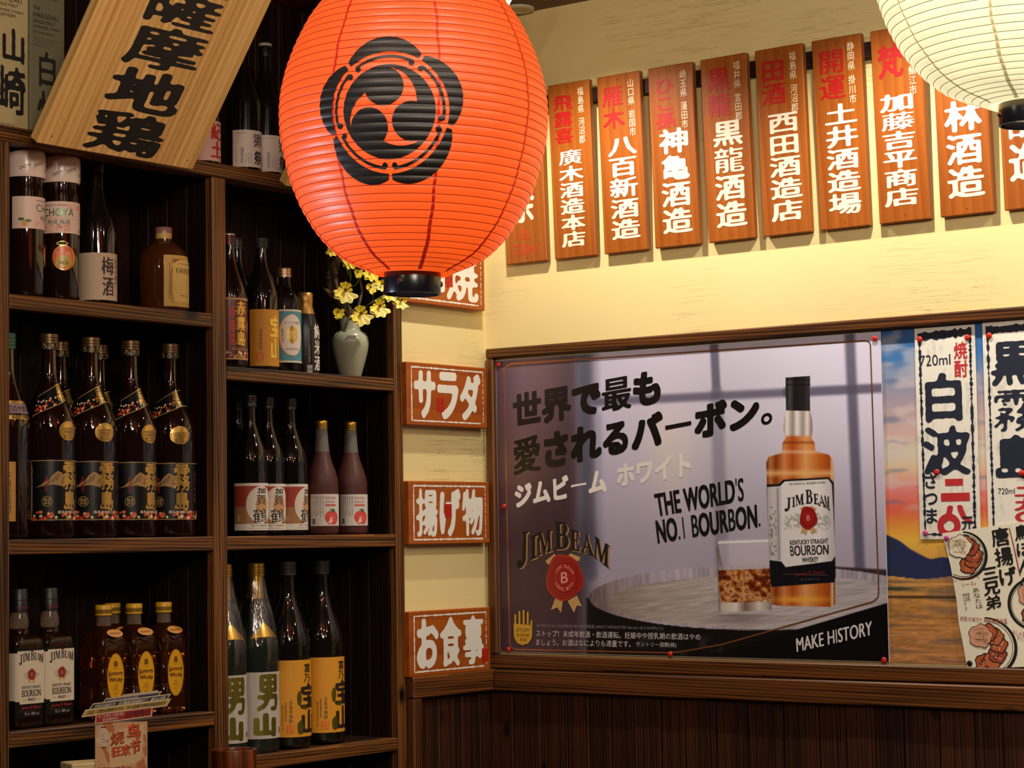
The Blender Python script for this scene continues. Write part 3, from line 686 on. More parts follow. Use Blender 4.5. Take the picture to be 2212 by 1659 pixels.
def seal(cx, cy, rx, ry, lay, big=True):
    def blob(k, c, l, wob=.05):
        pts = [(cx+rx*k*(1+wob*sin(3*t+1)+wob*.7*sin(5*t))*cos(t), cy+ry*k*(1+wob*sin(3*t+1)+wob*.7*sin(5*t))*sin(t)) for t in np.linspace(0, 2*pi, 41)[:-1]]
        D.poly(Q(*pts), ink(c, .25), l)
    blob(1, 'b4302a', lay); blob(.93, '98201c', lay+.3); blob(.66, '7d1512', lay+.6, .01); blob(.62, 'a82420', lay+.9, .01)
    blob(.36, '7d1512', lay+1.2, .0); blob(.32, 'a82420', lay+1.5, 0)
    s_ = 'JIM BEAM'; t_ = 'SINCE 1795'
    if big:
        for i, ch in enumerate(s_):
            a = radians(-152+i*124/7); 
            if ch == ' ': continue
            x, y = cx+rx*.50*cos(a), cy+ry*.50*sin(a); w = 2.3; k_ = adv(ch)*1.45; tx, ty = -sin(a)*w*k_, cos(a)*w*1.15*k_; nx, ny = cos(a)*w*1.3, sin(a)*w*1.4
            D.text(ch, Q((x-tx+nx, y-ty+ny), (x+tx+nx, y+ty+ny), (x+tx-nx, y+ty-ny), (x-tx-nx, y-ty-ny)), ink('e09a90'), bold=.02, N=24, layer=lay+2)
        for i, ch in enumerate(t_):
            a = radians(150-i*120/9)
            if ch == ' ': continue
            x, y = cx+rx*.50*cos(a), cy+ry*.50*sin(a); w = 2.2; k_ = adv(ch)*1.45; tx, ty = sin(a)*w*k_, -cos(a)*w*1.15*k_; nx, ny = -cos(a)*w*1.3, -sin(a)*w*1.4
            D.text(ch, Q((x-tx+nx, y-ty+ny), (x+tx+nx, y+ty+ny), (x+tx-nx, y+ty-ny), (x-tx-nx, y-ty-ny)), ink('e09a90'), bold=.02, N=24, layer=lay+2)
    D.text('B', Q((cx-rx*.17, cy-ry*.22), (cx+rx*.19, cy-ry*.26), (cx+rx*.19, cy+ry*.2), (cx-rx*.17, cy+ry*.24)), ink('e8a8a0'), bold=.01, N=32, layer=lay+2)
seal(1219, 1248, 40, 50, 5)
# yellow hand
def hand(lay=3):
    y = ink('d8a42c'); k = ink('12100e')
    for g, c, l in ((3.0, k, lay), (0, y, lay+.5)):
        for x0, y0, x1 in ((1110, 1328, 1116), (1119, 1321, 1125), (1128, 1319, 1134), (1137, 1323, 1143)):
            D.line(Q((x0+3, y0+1), (x0+3, 1349.5)), (.0058+g*.0010), c, l); D.ellipse(*(Q((x0+3, y0+1))[0]), .0029+g*.0005, .0029+g*.0005, c, l+.03)
        D.line(Q((1148, 1343), (1147, 1366)), (.0058+g*.0010), c, l); D.ellipse(*(Q((1148, 1342))[0]), .0029+g*.0005, .0029+g*.0005, c, l+.03)
        D.poly(Q((1109-g*.6, 1347), (1144+g*.6, 1350), (1150+g*.6, 1362), (1149+g*.6, 1378), (1141, 1390+g*.5), (1128, 1394+g*.6), (1117, 1389+g*.5), (1110-g*.6, 1376)), c, l)
    D.text('STOP!', Q((1116, 1357), (1143, 1358), (1143, 1366), (1116, 1365)), k, bold=.02, N=28, layer=lay+1)
    D.text('未成年者', Q((1116, 1368), (1143, 1369), (1143, 1376), (1116, 1375)), k, bold=.02, N=28, layer=lay+1); D.text('飲酒', Q((1123, 1378), (1137, 1379), (1137, 1386), (1123, 1385)), k, bold=.02, N=28, layer=lay+1)
hand()
# print on the pictured bottle
BL = [('J', [(1697, 1076), (1709, 1074), (1709, 1100), (1694, 1107)]), ('I', [(1711, 1074), (1717, 1073), (1718, 1094), (1711, 1095)]), ('M', [(1718, 1070), (1736, 1066), (1737, 1089), (1719, 1092)]), ('B', [(1740, 1058), (1754, 1057), (1756, 1087), (1741, 1088)]), ('E', [(1757, 1066), (1767, 1067), (1769, 1090), (1758, 1088)]), ('A', [(1771, 1068), (1777, 1069), (1786, 1096), (1768, 1092)]), ('M', [(1780, 1070), (1791, 1073), (1793, 1104), (1782, 1096)])]
for ch, q in BL: D.text(ch, Q(*q), ink('15141c'), bold=.012, N=40, layer=4, font=SERIF)
rib([(1728, 1098), (1738, 1093), (1742, 1100), (1733, 1104)]); rib([(1752, 1092), (1764, 1098), (1760, 1104), (1750, 1100)]); rib([(1733, 1140), (1745, 1143), (1741, 1156), (1735, 1150), (1729, 1152)]); rib([(1750, 1143), (1759, 1139), (1765, 1150), (1758, 1150), (1754, 1155)])
seal(1746, 1119, 19, 25, 5, False)
for t, q in (('KENTUCKY STRAIGHT', ((1706, 1167), (1789, 1163), (1789, 1173), (1707, 1177))), ('BOURBON', ((1706, 1179), (1790, 1176), (1790, 1197), (1708, 1201))), ('WHISKEY', ((1732, 1204), (1768, 1202), (1768, 1213), (1733, 1215)))):
    D.text(t, Q(*q), ink('1a1a20'), bold=(.035, .015), N=34, layer=4)
D.text('THE WORLDS No.1 BOURBON WHISKEY', Q((1704, 1043), (1784, 1039), (1784, 1044), (1704, 1048)), ink('3a3a40'), bold=.01, N=22, layer=4)
D.text('James B Beam', Q((1716, 1236), (1780, 1231), (1782, 1242), (1718, 1247)), ink('7a1a20'), bold=.01, N=26, layer=4)
D.line(Q((1690, 1240), (1788, 1243)), .0008, ink('6a5a5c'), 4)
D.text('75 cl 40% vol', Q((1728, 1250), (1770, 1249), (1770, 1253), (1728, 1254)), ink('5a5658'), bold=.01, N=20, layer=4)
D.emit('lettering', lambda u, v, h: (u, np.full_like(u, -.0003)-h, v), pos, .00008)

# price strips and the menu sheet
NAVY = 'ink'
def paper(px, py, X, Z): n = sm(.62, .8, vnoise(X*1000, Z*1000, 7, 26, 41)*.7+vnoise(X*1000, Z*1000, 2, 6, 42)*.3); return blend(blend(np.zeros(X.shape+(3,)), np.ones(X.shape), 'f0ece0'), n*.35, 'b4ab9c')
def strip(name, label, x0, x1, z0, z1, Y, words):
    t = thing(name, label, 'price sign', ((x0+x1)/2, Y, (z0+z1)/2)); h = ((x0+x1)/2, Y, (z0+z1)/2)
    paint_grid('paper_strip', x0, x1, z0, z1, .004, Y, paper, PRINTM, t, h)
    G().box(x0-h[0], x1-h[0], .0003, .001, z0-h[2], z1-h[2], 0).obj('backing', pmat('paper', 'e8e2d4', .8), t)
    d = Design(); w = x1-x0; H = z1-z0; B = ink('1c2438', .5); l, r = -w/2+.011, w/2-.011
    d.line([(l-.004, H/2-.018), (r+.004, H/2-.014)], .017, B, 2, .35, .006)
    d.line([(l, H/2-.02), (l+.001, -H/2+.012)], .0045, B, 2, .7, .004); d.line([(r, H/2-.02), (r-.001, -H/2+.012)], .005, B, 2, .7, .004)
    d.line([(l, -H/2+.011), (r, -H/2+.008)], .005, B, 2, .7, .004)
    words(d, w, H, B); d.emit('lettering', flatwarp(-.0002), t); return t
RED = '#c8262e'
def w1(d, w, H, B):
    R = ink('c42a30')
    d.text('720ml', (-.058, H/2-.080, .012, H/2-.057), B, bold=.02, N=40, sm=.02); d.text('焼酎', (.020, H/2-.108, .050, H/2-.034), R, bold=.022, N=48, vert=True, wob=.1)
    d.text('白', (-.048, H/2-.198, .036, H/2-.096), B, bold=.05, N=64, sm=.03, wob=.12); d.text('波', (-.056, H/2-.308, .050, H/2-.206), B, bold=.045, N=64, sm=.03, wob=.12)
    d.text('さつま', (-.056, -H/2+.032, -.026, -H/2+.138), B, bold=.03, N=44, vert=True, sm=.02)
    d.rect(-.008, H/2-.330, .032, H/2-.316, R, 3); d.rect(-.018, H/2-.362, .046, H/2-.345, R, 3)
    d.text('八', (-.024, H/2-.410, .052, H/2-.370), R, bold=.05, N=48, sm=.03); d.ring(-.002, -H/2+.028, .019, .018, .014, R, 5); d.text('元', (.026, -H/2+.016, .054, -H/2+.046), B, bold=.03, N=44, sm=.02, layer=7)
strip('price_strip', 'white paper strip sign with navy and red brush characters, left of the two, large 白波 characters', 1.139, 1.275, 1.348, 1.788, -.0045, w1)
def w2(d, w, H, B):
    R = ink('c42a30')
    d.text('黒霧島', (-.052, H/2-.325, .054, H/2-.040), B, bold=.030, N=64, sm=.03, vert=True, wob=.12)
    d.text('720ml', (-.044, H/2-.352, -.008, H/2-.340), B, bold=.02, N=30); d.text('二九〇', (-.010, -H/2+.03, .056, H/2-.335), R, bold=.05, N=48, vert=True, sm=.03)
strip('price_strip', 'white paper strip sign cut by the right edge of the photo, large navy 黒霧島 characters', 1.292, 1.428, 1.348, 1.790, -.0045, w2)
MY = -.0095
me_ = thing('menu_sheet', 'cream paper menu with painted bowls of fried chicken, pinned askew over the price strips', 'menu', (1.30, MY, 1.24))
def MQ(*p): return [(x-1.30, z-1.24) for x, z in RWq(p, MY)]
edge = MQ((2035, 1152), (2052, 1215), (2060, 1260), (2067, 1300), (2070, 1340), (2080, 1390), (2090, 1446)); rt = [(.185, edge[0][1]+.035), (.20, -.145)]
V = []; F = []
for i in range(13):
    s_ = i/12; z = edge[0][1]*(1-s_)+edge[-1][1]*s_; ex = np.interp(-z, [-e[1] for e in edge], [e[0] for e in edge])
    for j in range(15):
        q = j/14; X = ex*(1-q)+(.185+.015*s_)*q; V.append((X, -.0001*sin(q*7+s_*3)-.0002, z+q*.035*(1-s_)+q*.018*s_))
for i in range(12):
    for j in range(14): F.append((i*15+j, i*15+j+1, (i+1)*15+j+1, (i+1)*15+j))
mesh_obj('paper', V, F, pmat('cream_paper', 'efe8d2', .7), me_, smooth=True)
D = Design(); K = ink('15130f'); BR = ink('9c3020')
def bowl(cx, cy, rx, ry, seed, cut=None):
    c0 = MQ((cx, cy))[0]; R1, R2 = rx*.00103, ry*.00096
    a0, a1 = (radians(-118), radians(88)) if cut is None else cut
    D.ring(c0[0], c0[1], R1, R2, .007, K, 2, a0=a0, a1=a1, taper=.6, n=60); D.ring(c0[0], c0[1], R1*.90, R2*.90, .0012, K, 2, a0=a0, a1=a1)
    r = random.Random(seed)
    for k in range(6):
        a = radians(-100+k*36+r.uniform(-8, 8)); d_ = R1*.46
        if c0[0]+d_*cos(a)-.022 < np.interp(-(c0[1]+d_*sin(a)), [-e[1] for e in edge], [e[0] for e in edge]): continue
        D.ellipse(c0[0]+d_*cos(a), c0[1]+d_*sin(a), .0205, .0185, K, 3+k*1.2, wob=.08, n=24); D.ellipse(c0[0]+d_*cos(a), c0[1]+d_*sin(a), .018, .016, ink(r.choice(['b8562c', 'c2683a', 'a8482a'])), 3.5+k*1.2, wob=.08, n=24)
        for q in range(5): D.line([(c0[0]+d_*cos(a)+r.uniform(-.012, .012), c0[1]+d_*sin(a)+r.uniform(-.011, .011)) for _ in range(3)], .0016, ink(r.choice(['3a160c', 'd88858', 'e8b890'])), 4+k*1.2, .6)
    D.ellipse(c0[0]-R1*.12, c0[1]+R2*.38, .026, .024, K, 11, wob=.07); D.ellipse(c0[0]-R1*.12, c0[1]+R2*.38, .0245, .0225, ink('f0e8d0' if seed == 1 else 'dba080'), 11.5, wob=.07)
    for q in range(16): D.line([(c0[0]-R1*.12+r.uniform(-.019, .019), c0[1]+R2*.38+r.uniform(-.018, .018)) for _ in range(3)], .0009, ink(r.choice(['2a1c14', 'c89060', '8a7a60'])), 12.2)
bowl(2080, 1200, 50, 50, 1); bowl(2127, 1398, 66, 62, 2); bowl(2232, 1305, 50, 52, 3, (radians(60), radians(300)))
D.text('唐揚げ', MQ((2138, 1143), (2178, 1136), (2200, 1262), (2160, 1268)), K, bold=.035, N=52, sm=.03, vert=True, layer=5)
D.text('三兄弟', MQ((2120, 1226), (2154, 1220), (2166, 1312), (2130, 1320)), K, bold=.04, N=52, sm=.03, vert=True, layer=5)
D.text('鳥ぼんの', MQ((2190, 1136), (2222, 1130), (2240, 1270), (2205, 1276)), K, bold=.03, N=44, sm=.03, vert=True, layer=5)
D.line(MQ((2180, 1140), (2190, 1180), (2204, 1244)), .0022, BR, 3, .3)
D.text('ちょっとスパイシーな', MQ((2056, 1250), (2115, 1240), (2116, 1250), (2057, 1258)), BR, bold=.01, N=26); D.text('ソース♪', MQ((2077, 1260), (2108, 1256), (2108, 1264), (2078, 1268)), BR, bold=.01, N=26)
D.text('あなたは', MQ((2100, 1270), (2114, 1268), (2124, 1314), (2110, 1316)), K, bold=.015, N=28, vert=True); D.text('何派??', MQ((2078, 1282), (2094, 1280), (2102, 1316), (2086, 1320)), K, bold=.015, N=28, vert=True)
D.text('庶民の味方?! お好み焼き風', MQ((2074, 1331), (2176, 1336), (2176, 1349), (2074, 1342)), BR, bold=.012, N=28)
D.text('おしゃまな', MQ((2188, 1360), (2222, 1366), (2222, 1378), (2188, 1372)), BR, bold=.012, N=28); D.text('チリソース', MQ((2198, 1374), (2226, 1378), (2226, 1388), (2198, 1384)), BR, bold=.012, N=28)
D.emit('painted_menu', lambda u, v, h: (u, np.full_like(u, -.0004)-h, v), me_, .00007)

# thumbtacks
def tack(px, py, Y, color, label):
    x, z = onY(px, py, Y); t = thing('thumbtack', label, 'thumbtack', (x, Y, z), rx=radians(90), group='thumbtacks in the posters')
    G().lathe([(0, .0055), (.0012, .0064), (.0024, .0058), (.0032, .0035), (.0034, .0005)], 16).obj('head', pmat('tack', color, .3), t, True, 60)
R_ = 'c8281c'
for px, py, Y, c, l in ((1078, 787, -.0088, R_, 'red thumbtack at the upper left corner of the whisky poster'), (1890, 731, -.0088, R_, 'red thumbtack at the upper right corner of the whisky poster'), (1089, 1094, -.0088, R_, 'red thumbtack halfway down the left edge of the whisky poster'),
  (1099, 1403, -.0088, R_, 'red thumbtack at the lower left corner of the whisky poster'), (1448, 1413, -.0088, R_, 'red thumbtack at the middle of the lower edge of the whisky poster'), (1910, 1426, -.0088, R_, 'red thumbtack at the lower right corner of the whisky poster'),
  (1987, 733, -.0060, R_, 'red thumbtack at the upper left corner of the left price strip'), (2090, 729, -.0060, R_, 'red thumbtack at the upper right corner of the left price strip'), (2137, 725, -.0060, R_, 'red thumbtack at the upper left corner of the right price strip'),
  (2024, 1020, -.0060, R_, 'red thumbtack in the lower half of the left price strip'), (2207, 1022, -.0060, R_, 'red thumbtack in the lower half of the right price strip'), (1999, 1151, -.0060, 'c85a9a', 'pink thumbtack at the lower left corner of the left price strip'),
  (2045, 1163, -.0130, 'b84a90', 'pink thumbtack at the upper left corner of the menu sheet'), (2095, 1433, -.0130, '181614', 'black thumbtack at the lower left corner of the menu sheet')): tack(px, py, Y, c, l)

# ---------------------------------------------------------------- wooden plaques on the right wall
PW, PH, PT = .1185, .411, .0165
def plaque(x, label, red, place, white, redbox=(-.046, .108, .016, .190), wbox=(-.036, -.176, .044, .062), pbox=(.026, .058, .043, .190)):
    t = thing('wooden_plaque', label, 'sign', (x, -.0195, 2.2195), group='row of wooden name plaques', rx=radians(2.4), ry=radians(random.uniform(-.3, .3)))
    G().box(-PW/2, PW/2, -PT/2, PT/2, -PH/2, PH/2, .0018).obj('board', PLAQ, t)
    d = Design()
    if red: d.text(red, redbox, ink('a80c08', .5), bold=(.034, .028), N=48, vert=len(red) < 6 and '.' not in red, sm=.022, wob=.12)
    if place: d.text(place, pbox, ink('e8d8b8'), bold=.022, N=34, vert=True, sm=.016)
    d.text(white, wbox, ink('e2d8c4', .55), bold=(.038, .026), N=60, vert=True, sm=.026)
    d.ellipse(0, PH/2-.012, .0013, .0013, ink('2a1208'), 2, 10); d.ellipse(.002, -PH/2+.012, .0013, .0013, ink('2a1208'), 2, 10)
    d.emit('lettering', flatwarp(-PT/2-.0002), t)
    return t
X0 = .2825; STEP = .1413
PL = [('wooden plaque half hidden behind the red lantern, red 1.8L and 720ml at its foot', None, None, '酒造余'),
 ('first whole wooden plaque right of the red lantern, smallest red and white characters', '飛露喜', '福島県　河沼郡', '廣木酒造本店'),
 ('second whole wooden plaque right of the red lantern, two red characters at the top', '雁木', '山口県　岩国市', '八百新酒造'),
 ('third whole wooden plaque right of the red lantern, red hiragana at the top', 'ひこ孫', '崎玉県　蓮田市', '神亀酒造'),
 ('fourth whole wooden plaque right of the red lantern, same two characters in red and white', '黒龍', '福井県　言田郡', '黒龍酒造'),
 ('fifth whole wooden plaque right of the red lantern, first red character like a window', '田酒', '福島県　河沼郡', '西田酒造店'),
 ('sixth whole wooden plaque right of the red lantern, two bright red characters at the top', '開運', '静岡県　掛川市', '土井酒造場'),
 ('wooden plaque with a single red character, its top corner behind the white lantern', '梵', '福井県　鯖江市', '加藤吉平商店'),
 ('wooden plaque under the white lantern with white 小林酒造', None, None, '小林酒造'),
 ('wooden plaque cut by the right edge of the photo, beyond the white lantern', None, None, '次醸造')]
for i, (l, r, p, w) in enumerate(PL):
    kw = {}
    if len(r or '') == 3: kw['redbox'] = (-.044, .064, .010, .178)
    if r in ('雁木', '黒龍', '田酒', '開運'): kw['redbox'] = (-.046, .080, .014, .180)
    if r in ('黒龍', '開運'): kw['redbox'] = (-.044, .072, .018, .182)
    if r == '梵': kw['redbox'] = (-.044, .100, .014, .172)
    if i == 1: kw['wbox'] = (-.036, -.180, .034, .048)
    if i == 7: kw['wbox'] = (-.044, -.172, .036, .066)
    if i == 8: kw['wbox'] = (-.040, -.170, .044, .100)
    if i == 0: kw['wbox'] = (-.040, -.110, .030, .170)
    if i == 9: kw['wbox'] = (-.044, -.150, .040, .100)
    t = plaque(X0+STEP*(i-1), l, r, p, w, **kw)
    if i == 0:
        d = Design(); d.text('1.8L', (-.028, -.150, .018, -.126), ink('c8341c'), bold=.012, N=34); d.text('720ml', (-.036, -.186, .034, -.160), ink('c8341c'), bold=.012, N=34); d.emit('lettering', flatwarp(-PT/2-.0003), t)
for i in (10, 11): pass

# ---------------------------------------------------------------- menu boards on the left wall
def menuboard(px, py, h, label, txt, sealpos, roll=0):
    """px,py: lower right corner of the face"""
    y, z = onX(px, py, .026); w = .298
    t = thing('menu_board', label, 'sign', (.0142, y-w/2, z+h/2), LEFT, group='lacquered menu boards on the narrow wall', ry=radians(roll))
    G().box(-w/2, w/2, -.0118, .0118, -h/2, h/2, .0018).obj('board', PLAQX, t)
    d = Design(); WH = ink('e6e0d4', .5); a, b = w/2-.016, h/2-.011
    rs = RNG
    d.line([(-a, b), (-a, -b)], .0036, WH, 2, .45, .004); d.line([(-a, b), (a, b)], .0036, WH, 2, .5, .004); d.line([(-a, -b), (a-.01, -b)], .0036, WH, 2, .45, .004)
    k = b
    while k > -b: L_ = rs.uniform(.006, .016); d.line([(a, k), (a, max(k-L_, -b))], .0022, WH, 2, .4, .004); k -= L_+rs.uniform(.002, .006)
    n = len(txt); cw = (2*a-.012)/n
    for i, ch in enumerate(txt): d.text(ch, (-a+.008+i*cw, -b+.006, -a+.002+(i+1)*cw, b-.006), WH, bold=(.060, .046) if ord(ch) < 0x3100 else (.050, .024), N=64, sm=.030, layer=3, wob=.04)
    sx, sz = sealpos; RD = ink('c02010', .45); d.rect(sx-.013, sz-.016, sx+.013, sz+.016, RD, 5)
    d.text('居酒', (sx-.011, sz-.014, sx-.001, sz+.014), ink('7a2408'), bold=.01, N=26, vert=True, layer=6); d.text('屋印', (sx+.001, sz-.014, sx+.011, sz+.014), ink('7a2408'), bold=.01, N=26, vert=True, layer=6)
    d.emit('lettering', flatwarp(-.0120), t)
menuboard(1048, 672, .145, 'lacquered menu board reading 串焼 in white, topmost and partly behind the red lantern', '串焼', (.012, -.01))
menuboard(1053, 926, .145, 'lacquered menu board reading サラダ in white, below the topmost one', 'サラダ', (-.028, -.022))
menuboard(1058, 1173, .145, 'lacquered menu board reading 揚げ物 in white, between サラダ and お食事', '揚げ物', (-.008, .004))
menuboard(1060, 1447, .148, 'lacquered menu board reading お食事 in white, lowest on the narrow wall', 'お食事', (.128, -.038))

# ---------------------------------------------------------------- slanting pine boards over the cabinet
def pineboard(y, label, txt):
    t = thing('pine_signboard', label, 'sign', (.082, y, 2.110), LEFT, rx=radians(35.5), group='slanting pine signboards')
    G().box(-.2015, .2015, 0, .026, 0, .575, .003).obj('board', PINE, t)
    d = Design(); K = ink('120e0c', .5); n = len(txt)
    for i, ch in enumerate(txt): d.text(ch, (-.098, .009+.0915*(n-1-i), .092, .097+.0915*(n-1-i)), K, bold=(.050, .038), N=80, sm=.026, wob=.05)
    for x, z in ((-.175, .02), (.175, .02), (0, .018)): d.ellipse(x, z, .0018, .0018, ink('6a3a18'), 2, 10)
    d.emit('lettering', flatwarp(-.0002), t); return t
pineboard(-1.2605, 'slanting pale pine signboard with four huge black characters ending in 鶏, upper left', '天然薩摩地鶏'[1:])
pineboard(-.5870, 'slanting pale pine signboard mostly hidden behind the red lantern', '炭火焼')

# ---------------------------------------------------------------- bottles
GLASS_DK = pmat('near_black_glass', (.006, .004, .003, 1), .04, 0, Specular_IOR_Level=.55)
GLASS_BR = pmat('dark_brown_glass', (.010, .003, .0015, 1), .04, 0, Specular_IOR_Level=.55)
GLASS_CL = pmat('clear_glass', (.92, .96, .94, 1), .02, 0, Transmission_Weight=1.0, IOR=1.45)
GLASS_AM = pmat('amber_whisky_in_glass', (.30, .085, .016, 1), .03, 0, Transmission_Weight=.92, IOR=1.42)
GLASS_DA = pmat('deep_amber_glass', (.30, .085, .02, 1), .03, 0, Transmission_Weight=.8, IOR=1.42)
FROST = pmat('frosted_red_brown_liquor', (.085, .026, .020, 1), .42, 0, Specular_IOR_Level=.35)
FROSTN = pmat('frosted_glass_neck', (.15, .125, .115, 1), .5)
BLACKCAP = pmat('black_cap', '151214', .4); GREYCAP = pmat('dark_grey_cap', '2a2422', .55); GOLDCAP = foil('c79a3c', .3); YELCAP = pmat('yellow_cap', 'd8a010', .35)
CREAM = pmat('label_paper', 'd8c4a8', .7); WHITEP = pmat('white_label', 'e6ddd0', .6)

def scaleprof(P, s): return [(p[0]*s,)+tuple(v*s for v in p[1:3])+tuple(p[3:]) for p in P]
def sake_prof(H, R, neck=.0135, sh=.60, top=.80):
    """tall Japanese bottle: straight body, long curved shoulder, slim neck"""
    P = [(0, R*.80), (.004, R*.96), (.010, R), (H*.30, R), (H*(sh-.08), R)]
    for i in range(1, 13):
        t = i/12; z = H*(sh-.08)+(H*(top+.03)-H*(sh-.08))*t; P.append((z, neck+(R-neck)*(1-(3*t*t-2*t*t*t))**1.0 if t < 1 else neck))
    P += [(H*.93, neck*.93), (H*.945, neck*.93)]
    return P
def mk_label(t, prof, u0, u1, v0, v1, mat, D=None, warp=None, name='label', cell=.004, poly=None):
    """a label skin following the glass, with its print as a sub-part"""
    w = warp or roundwarp(prof); L = Design()
    if poly: 
        L.poly(poly, mat, 1)
    else:
        nu = max(2, int((u1-u0)/cell)); nv = max(2, int((v1-v0)/.02)); V = []; F = []
        for j in range(nv+1):
            for i in range(nu+1): V.append((u0+(u1-u0)*i/nu, v0+(v1-v0)*j/nv))
        for j in range(nv):
            for i in range(nu): F.append((j*(nu+1)+i, j*(nu+1)+i+1, (j+1)*(nu+1)+i+1, (j+1)*(nu+1)+i))
        L.raw(V, F, mat, 0)
    o = L.emit(name, w, t)
    if D is not None: D.emit('printed_design', w, o)
    return o
def copy_tree(root):
    def cp(o, par):
        c = o.copy(); COL.objects.link(c); c.parent = par
        for ch in list(kids[o.name]): cp(ch, c)
        return c
    kids = {}
    def walk(o): 
        kids[o.name] = list(o.children)
        for c in o.children: walk(c)
    walk(root); return cp(root, None)
def subdiv(V, k=8):
    A, B = np.array(V[0::2]), np.array(V[1::2]); n = len(A); W = []
    for j in range(k+1): W += list(A+(B-A)*j/k)
    return W, [(j*n+i, j*n+i+1, (j+1)*n+i+1, (j+1)*n+i) for j in range(k) for i in range(n-1)]
PROTO = {}
def bottle(kind, px, shelf, X, face, label, group=None, tilt=0):
    """px: column of the bottle's middle; face: degrees the label is turned from straight out (towards the right)"""
    z = shelf; y = yat(px, z+.08, X)
    if kind not in PROTO: t = PROTO[kind] = MAKERS[kind]()
    else: t = copy_tree(PROTO[kind])
    if kind == 'bourbon': t.scale = (.97, .97, .89)
    t.location = (X, y, z); t.rotation_euler = (0, radians(tilt), LEFT+radians(face)); t['label'] = label
    if group: t['group'] = group
    return t
def base(name, cat='bottle'): return thing(name, '', cat)
def glassbody(t, prof, mat, n=40, name='glass_body'): return G().lathe(prof, n).obj(name, mat, t, True, 50)
def cap(t, z0, z1, r, mat, n=28, name='cap', ridges=0, flare=0):
    P = [(z0, r)]
    for k in range(ridges): zz = z0+(z1-z0)*(k+1)/(ridges+1.5); P += [(zz-.0006, r), (zz, r*.93), (zz+.0006, r)]
    P += [(z1-.0015, r*(1+flare)), (z1, r*.93)]
    return G().lathe(P, n).obj(name, mat, t, True, 40)
GD = foil('d0a85a', .3); GI = ink('c8a052')

